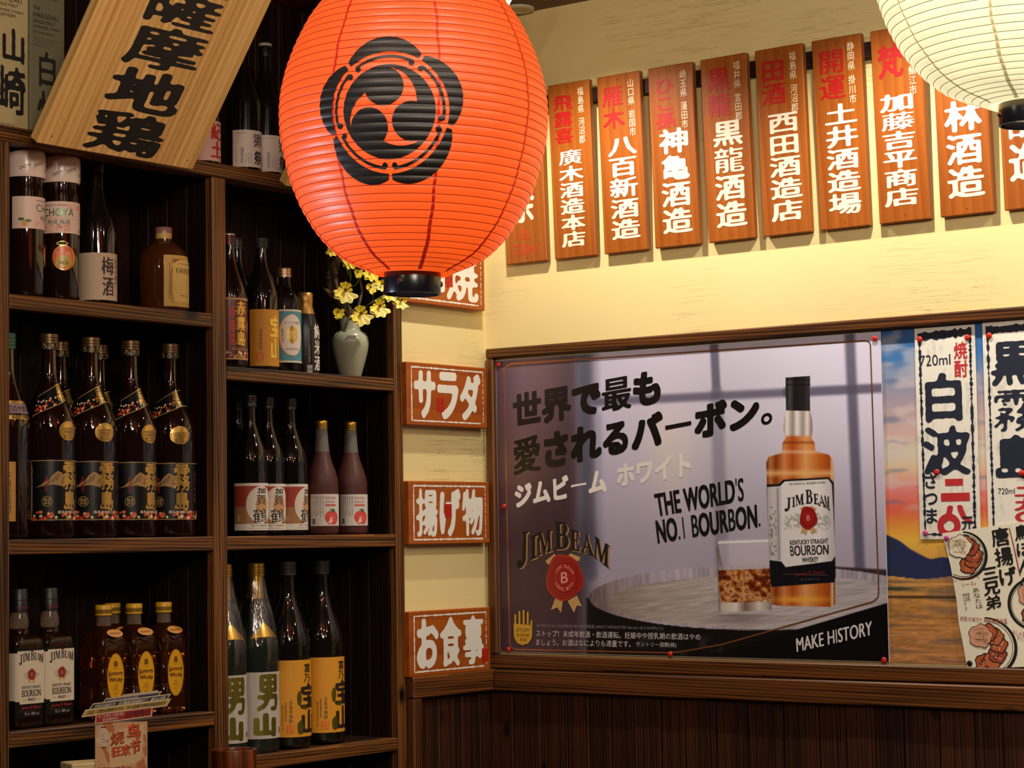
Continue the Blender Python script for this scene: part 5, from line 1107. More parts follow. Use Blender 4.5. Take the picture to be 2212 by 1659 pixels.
def bourbon():
    t = base('whisky_bottle'); e = 7
    P = [(0, .034, .031, e), (.003, .0365, .0335, e), (.008, .0378, .0348, e), (.176, .0378, .0348, e), (.186, .0370, .0340, 6), (.192, .033, .030, 5), (.196, .026, .024, 3.5), (.199, .0195, .0195, 2), (.208, .0190, .0190, 2), (.210, .0165, .0165, 2), (.222, .0178, .0178, 2), (.238, .0150, .0150, 2), (.262, .0145, .0145, 2)]
    G().lathe(P[:10], 64, ex=1).obj('glass_body', pmat('brown_whisky_in_glass', (.05, .016, .006, 1), .04, 0, Transmission_Weight=.75, IOR=1.42), t, True, 50)
    n = 40; V = []; F = []; Z = [.2095, .214, .222, .232, .240, .246]; R = [.0165, .0178, .0184, .0172, .0158, .0152]
    for z, r in zip(Z, R):
        for i in range(n): q = r*(1+.035*abs(sin(5*2*pi*i/n))*(.21 < z < .244)); V.append((q*cos(2*pi*i/n), q*sin(2*pi*i/n), z))
    for j in range(5):
        for i in range(n): F.append((j*n+i, j*n+(i+1) % n, (j+1)*n+(i+1) % n, (j+1)*n+i))
    mesh_obj('fluted_neck', V, F, pmat('neck_glass', (.55, .42, .30, 1), .04, 0, Transmission_Weight=.8, IOR=1.42), t, smooth=True)
    cap(t, .2455, .2950, .0172, BLACKCAP, ridges=0); G().lathe([(.2700, .0174), (.2712, .0178), (.2724, .0174)], 28).obj('cap_ridge', BLACKCAP, t, True, 50)
    D = Design(); D.text('James B Beam', (-.012, .2515, .014, .2575), ink('a82a30'), bold=.01, N=26); D.emit('signature', roundwarp([(0, .0173), (.3, .0173)]), t)
    w = boxywarp(P, .1); D = Design()
    zc = .148
    LG = [('J', -.0290, -.0215, -.007, .015), ('I', -.0205, -.0160, -.001, .0165), ('M', -.0155, -.0035, .001, .0185), ('B', -.0010, .0070, .0020, .0230), ('E', .0078, .0135, .0015, .0175), ('A', .0140, .0220, .0005, .0160), ('M', .0205, .0310, -.004, .0145)]
    for ch, a, b, c, d in LG: D.text(ch, (a, zc+c-.006, b, zc+d-.006), ink('1c1a1c'), bold=.012, N=44, layer=3, font=SERIF)
    D.ellipse(.001, .112, .019, .010, ink('b8ac98'), 2, 30, .08); D.ellipse(.001, .114, .0098, .0118, ink('8a1a18'), 4, 34, .04); D.ring(.001, .114, .0072, .0088, .0006, ink('c86058'), 5); D.text('B', (-.001, .1105, .0035, .1175), ink('d89088'), bold=.005, N=28, layer=5)
    for s in (-1, 1): D.poly([(.001+s*.003, .104), (.001+s*.008, .105), (.001+s*.008, .095), (.001+s*.005, .098), (.001+s*.002, .095)], ink('c8a058'), 3)
    D.text('KENTUCKY STRAIGHT', (-.023, .0845, .024, .0905), ink('2a2624'), bold=(.04, .015), N=30); D.text('BOURBON', (-.023, .0675, .024, .0820), ink('1a1818'), bold=(.05, .02), N=36); D.text('WHISKEY', (-.009, .0580, .011, .0645), ink('2a2624'), bold=(.04, .015), N=28)
    D.line([(-.022, .0615), (-.012, .0612)], .0009, ink('6a6258'), 2, .5, .001); D.line([(.014, .0612), (.024, .0615)], .0009, ink('6a6258'), 2, .5, .001)
    # black band behind, cream label with notched corners
    L = Design(); 
    for a in np.linspace(-.070, .066, 35): L.rect(a, .024, a+.004, .170, pmat('black_label_band', '100e10', .3), 0, None)
    band = L.emit('label_band', w, t)
    D2 = Design(); D2.text('James B Beam', (-.024, .0400, .026, .0480), ink('b02a28'), bold=.012, N=28); D2.text('75 cl  40% vol', (-.016, .0285, .020, .0345), ink('b8b0a4'), bold=(.03, .01), N=26); D2.rect(-.030, .0370, .010, .0374, ink('6a6058'), 2); D2.emit('printed_design', w, band)
    L = Design(); WP = pmat('cream_bourbon_label', 'd6c6ae', .55)
    for a in np.arange(-.068, .064, .004):
        lo = .0525 if -.030 <= a < .036 else (.058 if -.036 <= a else .0600); hi = .1640 if -.032 <= a < .036 else .1600
        L.rect(a, lo, a+.004, hi, WP, 1, None)
    w2 = boxywarp(P, .1, .0012); lab = L.emit('label', w2, t); D.emit('printed_design', w2, lab); return t
def square_whisky():
    t = base('whisky_bottle'); e = 9
    P = [(0, .029, .029, e), (.003, .0325, .0325, e), (.008, .0338, .0338, e), (.060, .0338, .0338, e), (.062, .0328, .0328, e), (.064, .0338, .0338, e), (.100, .0338, .0338, e), (.102, .0328, .0328, e), (.104, .0338, .0338, e), (.146, .0338, .0338, e), (.160, .0315, .0315, 6), (.172, .024, .024, 3.6), (.179, .0175, .0175, 2.3), (.183, .0148, .0148, 2)]
    o = G().lathe(P, 64).obj('glass_body', GLASS_AM, t, True, 40)
    G().lathe([(.182, .0150), (.190, .0142), (.205, .0138)], 28).obj('neck', pmat('neck_glass', (.55, .42, .30, 1), .04, 0, Transmission_Weight=.8, IOR=1.42), t, True, 50); cap(t, .2035, .224, .0165, YELCAP, ridges=1)
    G().lathe([(.2075, .01665), (.2150, .01665)], 28, cap=False).obj('cap_band', pmat('cap_band_print', '7a5a10', .4), t, True)
    # pressed tortoise-shell ridges on each face
    g = G()
    for q in range(4):
        ca, sa = cos(q*pi/2), sin(q*pi/2)
        def pt(u, z, d=.0345): x, y = u, -d; return (x*ca-y*sa, x*sa+y*ca, z)
        for s in (-1, 1):
            g.tube([pt(s*.030, .148), pt(s*.018, .156), pt(0, .148), pt(s*.0, .148)][:3], .0011, 5); g.tube([pt(s*.022, .146), pt(s*.028, .125), pt(s*.028, .020)], .0011, 5)
            for z in (.125, .102, .080, .058, .036): g.tube([pt(s*.022, z), pt(s*.0335, z)], .0009, 5)
    g.obj('pressed_ridges', GLASS_AM, t, True)
    L = Design(); w = flatwarp(-.0346); Y = pmat('yellow_oval', 'd89a10', .45); L.ellipse(0, .082, .0222, .0470, Y, 1, 48, 0, 3); lab = L.emit('label', w, t)
    D = Design(); K = ink('3a1408'); D.ring(0, .082, .0212, .0458, .0005, ink('8a5a10'), 3)
    D.text('Suntory', (-.0185, .0840, .0185, .0945), K, bold=(.045, .03), N=40, sm=.012); D.text('Whisky', (-.0175, .0710, .0180, .0820), K, bold=(.045, .03), N=40, sm=.012); D.rect(-.0185, .084, -.014, .0895, ink('7a1c10'), 4)
    r = random.Random(3)
    for k in range(14): a = k*.45; D.line([(.0055*cos(a), .1085+.0065*sin(a)), (.0025*cos(a+1), .1085+.003*sin(a+1))], .0011, ink('5a3a0c'), 4)
    D.text('鳥', (-.0045, .103, .0045, .114), ink('5a3a0c'), bold=.02, N=26, layer=5)
    D.line([(-.009, .056), (-.002, .066), (.006, .067), (.002, .062), (-.004, .058), (.006, .061)], .0009, K, 3); D.text('EXTRA QUALITY', (-.009, .098, .009, .1003), ink('7a4a10'), bold=0, N=18); D.rect(-.002, .0555, .012, .0560, ink('7a4a10'), 3); D.text('Blend', (-.004, .0490, .005, .0520), ink('7a4a10'), bold=0, N=20); D.text('700ml', (-.004, .0425, .004, .0445), ink('7a4a10'), bold=0, N=18)
    D.emit('printed_design', w, lab)
    L = Design(); n = 24; V = [(0, 0)]; 
    for i in range(n): a = 2*pi*i/n; V.append((.020*cos(a), .0105*sin(a)))
    L.raw(V, [(0, 1+i, 1+(i+1) % n) for i in range(n)], pmat('orange_shoulder_label', 'c8801c', .45), 1); L.text('ORIGINAL BLEND', (-.014, -.003, .014, .002), K, bold=.01, N=22)
    nrm = np.array([0, -.72, .69]); up = np.array([0, .69, .72])
    L.emit('shoulder_label', lambda u, v, h: (u, -.0305+v*up[1]+(h+.003)*nrm[1], .1665+v*up[2]+(h+.003)*nrm[2]), t); return t
MAKERS = dict(black_shochu=black_shochu, red_shochu=red_shochu, dark_bottle=dark_bottle, takara_small=takara_small, takara_big=takara_big, otoko=otoko, plum_jar=plum_jar, plum_bottle=plum_bottle, flask=flask,
  blue_label=blue_label, small_black=small_black, kaga=kaga, strawberry=strawberry, dassai=dassai, kid=kid, barley=barley, bourbon=bourbon, square_whisky=square_whisky)
T, A_, B_, C_, RA, RB, RC = 2.152, 1.836, 1.376, 1.020, 1.729, 1.376, .918
g1 = 'large black-labelled shochu bottles'
for px, X, f, l in ((106, -.058, 2, 'large black-labelled shochu bottle, leftmost of the four in the front row'), (197, -.058, -12, 'large black-labelled shochu bottle, second of the four in the front row'),
   (283, -.058, 2, 'large black-labelled shochu bottle, third of the four in the front row'), (369, -.058, -24, 'large black-labelled shochu bottle, rightmost of the four in the front row')): bottle('black_shochu', px, B_, X, f, l, g1)
bottle('black_shochu', 130, B_, -.170, -5, 'large shochu bottle behind the first and second of the four black-labelled ones', g1); bottle('black_shochu', 216, B_, -.170, -8, 'large shochu bottle behind the second and third of the four black-labelled ones', g1)
bottle('barley', 14, B_, -.058, 6, 'dark bottle with green cap and gold neck label at the left edge')
bottle('plum_jar', 55, A_, -.050, 40, 'white-lidded plum wine jar, left of the two, its label turned away', 'plum wine jars'); bottle('plum_jar', 131, A_, -.050, -50, 'white-lidded plum wine jar with round orange seal, right of the two', 'plum wine jars')
bottle('plum_bottle', 210, A_, -.058, -15, 'dark slim bottle with beige label reading 梅酒, beside the plum wine jars')
bottle('flask', 354, A_, -.060, 6, 'round-shouldered amber bottle with yellow-cream label on the upper left shelf')
bottle('bourbon', 41, C_, -.060, 0, 'square bourbon bottle with cream label and black cap, left of the two', 'square bourbon bottles'); bottle('bourbon', 107, C_, -.060, -1, 'square bourbon bottle with cream label and black cap, right of the two', 'square bourbon bottles')
g2 = 'square whisky bottles with yellow ovals'
for px, l in ((224, 'square whisky bottle with yellow oval label, left of the three'), (290, 'square whisky bottle with yellow oval label, middle of the three'), (354, 'square whisky bottle with yellow oval label, right of the three')): bottle('square_whisky', px, C_, -.068, 0, l, g2)
bottle('square_whisky', 243, C_, -.142, 0, 'square yellow-capped whisky bottle standing behind the left two of the row', g2)
bottle('red_shochu', 496, RA, -.052, -6, 'slim bottle with wine-red label and gold 赤霧島 characters, leftmost on its shelf')
bottle('dark_bottle', 512, RA, -.140, 0, 'plain dark bottle behind the wine-red labelled one')
bottle('takara_small', 565, RA, -.050, -8, 'dark slim bottle with orange label and gold characters, second on its shelf')
bottle('blue_label', 615, RA, -.055, -20, 'clear bottle with teal label and gold hexagon, between the orange label and the black bottle')
bottle('small_black', 660, RA, -.050, 10, 'small matt black bottle with gold neck and white brush characters, left of the vase')
g3 = 'sake bottles with red and white 加賀鶴 labels'
bottle('kaga', 541, RB, -.050, -14, 'sake bottle with 加賀鶴 label, left of the three', g3); bottle('kaga', 579, RB, -.078, -14, 'sake bottle with 加賀鶴 label, middle one, half covered by the left one', g3); bottle('kaga', 628, RB, -.072, 12, 'sake bottle with 加賀鶴 label, right of the three, beside the strawberry liqueur', g3)
bottle('dark_bottle', 513, RB, -.150, 0, 'plain dark bottle behind the left 加賀鶴 bottle')
bottle('strawberry', 696, RB, -.052, -22, 'frosted strawberry liqueur bottle with gold cap, left of the two', 'strawberry liqueur bottles'); bottle('strawberry', 759, RB, -.052, -22, 'frosted strawberry liqueur bottle with gold cap, right of the two', 'strawberry liqueur bottles')
bottle('otoko', 484, RC, -.050, -15, 'cellophane-wrapped sake bottle with gold 男山 on white, left one, half behind the post', 'cellophane-wrapped sake bottles'); bottle('otoko', 555, RC, -.064, -15, 'cellophane-wrapped sake bottle with gold 男山 on white, the whole one in front', 'cellophane-wrapped sake bottles')
bottle('otoko', 545, RC, -.172, -20, 'cellophane-wrapped sake bottle at the back, behind the 男山 pair', 'cellophane-wrapped sake bottles')
bottle('takara_big', 624, RC, -.060, 0, 'large dark bottle with yellow-orange 宝山 label, left of the two', 'large bottles with yellow-orange labels'); bottle('takara_big', 697, RC, -.066, 2, 'large dark bottle with yellow-orange 宝山 label, right of the two', 'large bottles with yellow-orange labels')
bottle('dassai', 527, T, -.055, -6, 'dark sake bottle with dusty pink 獺祭 label, left of the two on top', 'sake bottles with dusty pink labels'); bottle('dassai', 574, T, -.062, 8, 'dark sake bottle with dusty pink 獺祭 label, beside the red lantern', 'sake bottles with dusty pink labels')
bottle('kid', 437, T, -.055, 0, 'sake bottle with pink label and red brush characters behind the pine signboard')
def low_bottle():
    t = base('sake_bottle'); P = sake_prof(.300, .0375, .0130, .60, .83); glassbody(t, P, GLASS_DK); cap(t, .275, .302, .0145, BLACKCAP, ridges=2); return t
bottle('dark_bottle', 752, .56, -.10, 0, 'dark bottle on the lowest shelf, only its cap in view')

# whisky cartons on the top
def carton(px, w, mat, label, words):
    y0 = px; t = thing('whisky_box', label, 'box', (-.062, y0+w/2, T), LEFT, group='whisky boxes on the cabinet top'); G().box(-w/2, w/2, -.042, .042, 0, .315, .001).obj('carton', mat, t)
    d = Design(); words(d, w); d.emit('printed_design', flatwarp(-.0424), t)
def yz(d, w):
    K = ink('1c1a18')
    for s, a, b, h in (('THE', -.5, -.22, .262), ('YAMAZAKI', -.5, .34, .247), ('SINGLE MALT', -.5, .24, .237), ('JAPANESE WHISKY', -.5, .42, .225), ("DISTILLER'S RESERVE", -.5, .16, .217)): d.text(s, (w*a*.9, h-.0, w*b*.9, h+.009 if s == 'YAMAZAKI' else h+.0065), K, bold=.008, N=30)
    d.text('山', (-.020, .130, .034, .196), K, bold=.035, N=56, wob=.25, sm=.02); d.text('崎', (-.034, .030, .036, .122), K, bold=.03, N=56, wob=.25, sm=.02); d.text('70cl alc. 43% vol.', (-.030, .008, .008, .012), K, bold=0, N=20)
def hk(d, w):
    K = ink('26241e')
    for s, a, b, h, q in (('SUNTORY WHISKY', -.40, .30, .268, .004), ('THE', -.42, -.22, .243, .007), ('HAKUSHU', -.42, .30, .229, .010), ('SINGLE MALT', -.42, .24, .218, .007), ('JAPANESE WHISKY', -.42, .40, .207, .007), ("DISTILLER'S RESERVE", -.42, .20, .198, .004)): d.text(s, (w*a, h, w*b, h+q), K, bold=.008, N=30)
    for k in range(5): d.rect(-w*.42, .189-k*.004, w*(.3-.06*k), .1894-k*.004, K, 2)
    d.text('白', (-.022, .095, .020, .165), K, bold=.03, N=56, wob=.25, sm=.02); d.text('州', (-.026, .020, .026, .088), K, bold=.03, N=56, wob=.25, sm=.02)
carton(-1.482, .086, pmat('cream_carton', 'b9a273', .6), 'cream whisky box with large black brush characters 山崎 at the top left', yz)
carton(-1.391, .086, pmat('grey_green_carton', '7c7458', .6), 'grey-green whisky box beside the cream one, behind the pine signboard', hk)

# vase, driftwood and orchids
yv = yat(757, RA+.06, -.045); VX = -.045
vt = thing('vase', 'speckled grey-green stoneware vase on the shelf under the red lantern', 'vase', (VX, yv, RA))
def vase_mat():
    m = bpy.data.materials.new('speckled_celadon'); m.use_nodes = True; k = NT(m); tc = k.n('ShaderNodeTexCoord'); vo = k.n('ShaderNodeTexVoronoi'); vo.inputs['Scale'].default_value = 85; k.l(tc.outputs['Object'], vo.inputs[0])
    f = k.ramp(vo.outputs['Distance'], [(.06, (1, 1, 1, 1)), (.10, (0, 0, 0, 1))]); wn = k.ramp(vo.outputs['Color'], [(.80, (0, 0, 0, 1)), (.82, (1, 1, 1, 1))]); mm = k.mix(wn, (0, 0, 0, 1), f)
    k.l(k.mix(mm, C('a4a68c'), C('4a3a26')), k.b.inputs['Base Color']); k.b.inputs['Roughness'].default_value = .22; return m
VM = vase_mat()
G().lathe([(0, .0225), (.003, .0240), (.030, .0315), (.060, .0395), (.078, .0420), (.092, .0405), (.102, .0335), (.107, .0245), (.110, .0222), (.134, .0232), (.136, .0225), (.134, .0195), (.112, .0190), (.100, .028), (.02, .020)], 48, cap=True).obj('body', VM, vt, True, 60)
def vp3(px, py, X): d = ray(px, py); t = (X-CAM[0])/d[0]; return CAM+d*t
dr = thing('driftwood', 'twisted piece of brown driftwood standing in the vase', 'driftwood', (VX, yv, RA+.11)); o0 = np.array([VX, yv, RA+.11])
pts = [vp3(x, y, -.050)-o0 for x, y in ((756, 705), (750, 670), (738, 655), (722, 620), (716, 600), (722, 580), (728, 560), (738, 554))]; rr = [.007, .010, .010, .014, .0135, .011, .009, .004]
def rough_tube(pts, rad, n=12, amp=.22, seed=1):
    P = np.array(pts); ts = np.linspace(0, len(P)-1, 34); Q = np.array([[np.interp(t, range(len(P)), P[:, i]) for i in range(3)] for t in ts]); R = np.interp(ts, range(len(P)), rad)
    g = G().tube(Q, R, n); r = random.Random(seed); V = []
    for i, v in enumerate(g.V):
        k = min(i//n, len(Q)-1); c = Q[k]; f = 1+amp*(sin(i % n*1.7+k*.35)*.5+r.uniform(-.5, .5)); V.append(tuple(c+(np.array(v)-c)*f))
    g.V = V; return g
rough_tube(pts, rr).obj('trunk', DRIFT, dr, True)
g = rough_tube([vp3(x, y, -.04)-o0 for x, y in ((720, 640), (706, 628), (698, 622))], [.007, .004, .0012], seed=2); g.obj('branch', DRIFT, dr, True)
rough_tube([vp3(x, y, -.02)-o0 for x, y in ((758, 690), (762, 672), (775, 660), (782, 630), (778, 605), (776, 575), (780, 550))], [.004, .0035, .003, .003, .0028, .0025, .002], n=8, amp=.1, seed=3).obj('twig', DRIFT, dr, True)
orc = thing('orchid_spray', 'spray of yellow artificial orchids arching out of the vase', 'flowers', (VX, yv, RA+.12)); o1 = np.array([VX, yv, RA+.12])
STEM = pmat('green_stem', '5a6a28', .5)
def stem(p, n): G().tube([vp3(x, y, X)-o1 for x, y, X in p], .0011, 6).obj('stem', STEM, orc, True)
stem([(757, 690, VX), (752, 660, -.04), (752, 625, -.02), (758, 600, 0), (756, 575, .01)], 1); stem([(757, 690, VX), (775, 672, -.02), (800, 655, .01), (838, 632, .03)], 2); stem([(752, 622, -.02), (768, 616, 0), (778, 600, .01)], 3)
stem([(806, 650, .01), (806, 635, .015), (815, 622, .02)], 4); stem([(838, 634, .03), (852, 635, .035), (866, 650, .04)], 5); stem([(757, 600, 0), (745, 572, 0), (728, 552, 0)], 6); stem([(757, 690, VX), (744, 682, -.02), (728, 690, 0)], 7)
PET = pmat('yellow_petal', 'ecd42c', .5, 0, Subsurface_Weight=.0); PET2 = pmat('pale_yellow_petal', 'f0e07a', .5); THR = pmat('ochre_throat', 'a8761c', .5)
def flower(px, py, X, R, ang, turn, pale, seed):
    c = vp3(px, py, X)-o1; r = random.Random(seed)
    u = np.array([cos(turn)*.6, .8*1, 0.0]); u = np.array([.55*sin(turn)+.5, .85, 0]); u /= np.linalg.norm(u); n_ = np.array([.83, -.55, .1]); n_ /= np.linalg.norm(n_); v = np.cross(n_, u)*-1; v = np.array([0, 0, 1.]) if abs(v[2]) < .2 else v*np.sign(v[2])
    U = u*cos(ang)+v*sin(ang); Vv = -u*sin(ang)+v*cos(ang)
    def fan(a0, a1, rad, ru, cup, m, name, n=22, off=(0, 0)):
        rad *= 1.22; ru *= .5
        Vs = [c+U*off[0]+Vv*off[1]]; Fs = []
        for q in (.5, 1.0):
            for i in range(n+1):
                a = a0+(a1-a0)*i/n; rr = rad*q*(1+ru*1.6*sin(i*1.15+seed)*q); dz = (cup*q*q+ru*rad*.9*sin(i*1.3+seed*2)*q*q); Vs.append(c+U*(off[0]+rr*cos(a))+Vv*(off[1]+rr*sin(a))+n_*dz)
        for i in range(n): Fs += [(0, 1+i, 2+i), (1+i, 1+n+1+i, 2+n+1+i, 2+i)]
        return mesh_obj(name, Vs, Fs, m, flw, smooth=True)
    flw = thing('x', '', 'x'); del flw['label']; del flw['category']; flw.name = 'flower'; flw.parent = orc
    fan(radians(195), radians(345), R, .12, .004, PET2 if pale else PET, 'petal', off=(0, R*.15)); fan(radians(200), radians(262), R*.9, .10, .006, PET, 'petal', 10, (-R*.1, R*.3)); 
    for a in (55, 90, 125): fan(radians(a-17), radians(a+17), R*.62, .08, .006, PET, 'petal', 8, (0, R*.1))
    for a in (10, 170): fan(radians(a-16), radians(a+16), R*.55, .1, .003, PET, 'petal', 8, (0, R*.12))
    fan(0, 2*pi, R*.16, .1, .007, THR, 'throat', 10, (0, R*.08))
for i, (px, py, X, R, an, tu, pl) in enumerate(((716, 540, .0, .014, .3, 0, 0), (755, 566, .0, .016, -.3, .3, 0), (800, 588, .0, .020, .1, -.2, 0), (745, 630, .01, .025, -.1, 0, 1), (772, 590, -.01, .011, .9, 0, 0), (800, 622, .01, .013, 1.3, .2, 1), (823, 615, .015, .014, -.9, .2, 1),
   (842, 632, .03, .020, .4, .6, 1), (866, 650, .04, .018, -.5, .5, 1), (779, 680, .01, .024, .1, 0, 1), (819, 664, .02, .022, -.05, .1, 1), (729, 676, .0, .013, .9, .9, 0), (768, 565, .0, .012, -.6, .3, 0))): flower(px, py, X, R, an, tu, pl, i)

# ---------------------------------------------------------------- round paper lanterns
MM = 3.3/F_PX
PROF = [(-345, 52), (-335, 78), (-322, 100), (-305, 127), (-290, 148), (-265, 175), (-240, 199), (-200, 228), (-140, 257), (-90, 275), (-40, 286), (0, 289), (50, 286.5), (90, 279), (130, 269), (160, 260), (210, 239), (260, 208), (290, 182), (310, 160), (325, 138), (337, 108), (345, 84), (350, 66)]
def lantern(name, label, px, py, dist, paperc, emitc, es, ribc, seamc, seam0, mark=None, prof=PROF, tilt=(0, 0), ringdeg=0, seed=0):
    s = MM; d = ray(px, py); d = d/(d@FWD)*dist; c = CAM+d; k = dist/3.3 if name else 1
    fac = 1.0
    t = thing('paper_lantern', label, 'lantern', tuple(c), atan2(CAM[1]-c[1], CAM[0]-c[0])+pi/2, rx=tilt[0], ry=tilt[1])
    zs = np.array([-p[0]*s for p in prof])[::-1]; rs = np.array([p[1]*s for p in prof])[::-1]
    fine = np.linspace(zs[0], zs[-1], 400); R = np.interp(fine, zs, rs); R = np.convolve(np.pad(R, 9, 'edge'), np.ones(19)/19, 'valid')
    arc = np.concatenate([[0], np.cumsum(np.hypot(np.diff(fine), np.diff(R)))]); nr = int(arc[-1]/.0128); ra = np.linspace(0, arc[-1], nr+1); rz_ = np.interp(ra, arc, fine); rr_ = np.interp(ra, arc, R)
    n = 96; V = []; F = []; prof2 = []
    for i in range(nr):
        for q in (0, .25, .5, .75):
            a = ra[i]+(ra[i+1]-ra[i])*q; z = np.interp(a, arc, fine); r = np.interp(a, arc, R); b = .0016*sin(pi*q); prof2.append((z, r+b))
    prof2.append((rz_[-1], rr_[-1]))
    m = bpy.data.materials.new('lantern_paper'); m.use_nodes = True; kk = NT(m); tc = kk.n('ShaderNodeTexCoord'); nz = kk.n('ShaderNodeTexNoise'); nz.inputs['Scale'].default_value = 22; nz.inputs['Detail'].default_value = 5; kk.l(tc.outputs['Object'], nz.inputs[0])
    kk.l(kk.ramp(nz.outputs[0], [(.3, tuple(v*.86 for v in C(emitc)[:3])+(1,)), (.7, C(emitc))]), kk.b.inputs['Emission Color']); kk.b.inputs['Base Color'].default_value = C(paperc); kk.b.inputs['Emission Strength'].default_value = es; kk.b.inputs['Roughness'].default_value = .42; kk.b.inputs['Specular IOR Level'].default_value = .45
    G().lathe(prof2, n, cap=False).obj('paper_shade', m, t, True)
    rm = pmat('rib_wire', ribc, .5)
    if es > .5: rm = pmat('rib_wire', ribc, .5, emit=ribc, Emission_Strength=es*.45)
    for i in range(1, nr):
        g = G(); g.lathe([(-.0006, rr_[i]+.0001), (0, rr_[i]+.0009), (.0006, rr_[i]+.0001)], n, cap=False); g.obj('rib', rm, t, True, loc=(0, 0, rz_[i]))
    sm_ = pmat('seam_paper', seamc, .5, emit=seamc, Emission_Strength=es*.5); pz = np.array([p[0] for p in prof2]); pr = np.array([p[1] for p in prof2]); r_ = random.Random(seed)
    for q in range(8):
        a = radians(seam0+45*q); L = []; Fs = []; zz = [p[0] for p in prof2[1:-1]]
        for j, z in enumerate(zz):
            r = np.interp(z, pz, pr)+.0006; w = (.0016+.0006*r_.random()+.0011*sm(.12, .24, -z+.0))/max(r, .03); da = .004*sin(j*.35+q)
            for sg in (-1, 1): L.append((r*sin(a+da+sg*w), -r*cos(a+da+sg*w), z))
        Fs = [(2*j, 2*j+1, 2*j+3, 2*j+2) for j in range(len(zz)-1)]; mesh_obj('seam', L, Fs, sm_, t)
    def warp(u, v, h):
        z = v; r = np.interp(z, pz, pr)+.0011+h; a = u/(289*MM); return (r*np.sin(a), -r*np.cos(a), z)
    if mark: mark(t, warp)
    RB_ = pmat('black_lacquer', '12121a', .25); zb = rz_[0]; r0 = 61*s
    for nm, z0, z1, rr0 in (('bottom_ring', zb-.030, zb+.003, r0), ('top_ring', rz_[-1]-.002, rz_[-1]+.028, 50*s)):
        G().lathe([(z0, rr0*.93), (z0, rr0), (z0+.001, rr0*1.01), (z1-.001, rr0*1.01), (z1, rr0), (z1, rr0*.93), (z0, rr0*.93)], 48, cap=False).obj(nm, RB_, t, True, 40)
    G().lathe([(zb-.018, rr0*.92*1.1), (zb-.016, rr0*.9)], 32).obj('inner_plate', pmat('inner_plate', 'd8c8c0', .5, emit='f0e0d8', Emission_Strength=.35), t)
    for a in (-25, 90): 
        a = radians(a+ringdeg); o = G().lathe([(-.002, .005), (.001, .0045), (.003, .002)], 14).obj('screw', pmat('screw', '5a4a44', .3, .8), t, True); o.location = (r0*1.01*sin(a), -r0*1.01*cos(a), zb-.014); o.rotation_euler = (radians(90), 0, a)
    top = rz_[-1]+.028
    G().tube([(0, 0, top-.03), (0, 0, CEIL-c[2]-.002)], .0025, 8).obj('hanging_cord', pmat('cord', '1a1512', .6), t, True)
    t.scale = (k, k, k) if name == 'scaled' else (1, 1, 1)
    return t
def tomoe(t, warp):
    N = 380; sz = 405.0; f = np.zeros((N, N)); gx = np.linspace(-sz, sz, N); X, Y = np.meshgrid(gx, gx); Rr = np.hypot(X, Y); TH = (np.degrees(np.arctan2(X, Y))) % 360      # clockwise from up
    gaps = [31, 103, 180, 250.5, 318]; gd = np.full(TH.shape, 999.); lobe = np.zeros(TH.shape)
    for i, g in enumerate(gaps):
        d = (TH-g+180) % 360-180; gd = np.where(abs(d) < abs(gd), d, gd); nx_ = gaps[(i+1) % 5]; span = (nx_-g) % 360; dd = (TH-g) % 360; lobe = np.where(dd < span, np.sin(np.clip(dd/span, 0, 1)*pi), lobe)
    gp = abs(np.radians(gd))*Rr; ro = 328+62*np.power(lobe, .8)
    def edge(sd): return np.clip(sd/(2*sz/N)*.5+.5, 0, 1)
    A = edge(np.minimum(np.minimum(Rr-306, ro-Rr), gp-9)); rmin = edge(np.minimum(np.minimum(Rr-272, 288-Rr), gp-22))
    curls = np.zeros_like(A)
    for g in gaps:
        for sg in (-1, 1):
            a = radians(g)+sg*.10; cx, cy = 268*sin(a), 268*cos(a); curls = np.maximum(curls, edge(15-np.hypot(X-cx, Y-cy))-0*A)
    out = np.maximum(A, np.maximum(rmin, curls)); com = np.zeros_like(A)
    for ha in (350, 113, 232):
        hx_, hy_ = 128*sin(radians(ha)), 128*cos(radians(ha)); com = np.maximum(com, edge(99-np.hypot(X-hx_, Y-hy_)))
        ph = (ha-TH) % 360; rt = np.interp(ph, [0, 45, 70, 93, 115, 137], [150, 152, 180, 208, 226, 238]); tail = np.where(ph < 140, edge(np.minimum(238-Rr, Rr-rt)), 0); com = np.maximum(com, tail)
    com = com*edge(238-Rr); out = np.maximum(out, com); out[0] = out[-1] = 0; out[:, 0] = out[:, -1] = 0
    sc = 1/2.513*MM*1.03; cu = radians(-10.2)*289*MM; cv = -50*MM; D = Design(); D.field(blur(out, .6), cu-sz*sc, cv-sz*sc*.985, cu+sz*sc, cv+sz*sc*.985, pmat('black_paint', '1a1310', .45), 1)
    D.emit('crest', warp, t)
lantern('r', 'large round red-orange paper lantern with a black three-comma crest, hanging at the centre', 894, 246, 3.3, 'b03a24', 'ff5c18', .90, '7a1606', 'a81c08', 10.4, tomoe, tilt=(0, radians(1.2)), seed=1)
lantern('scaled', 'pale cream paper lantern lit from inside, hanging at the upper right', 2208, -118, 2.5, 'e8dcb4', 'fff0bc', .98, '6a6650', 'd8c48c', -14, None, prof=[(h, 64+(w-64)*1.16) for h, w in PROF], tilt=(0, 0), ringdeg=-45, seed=2)

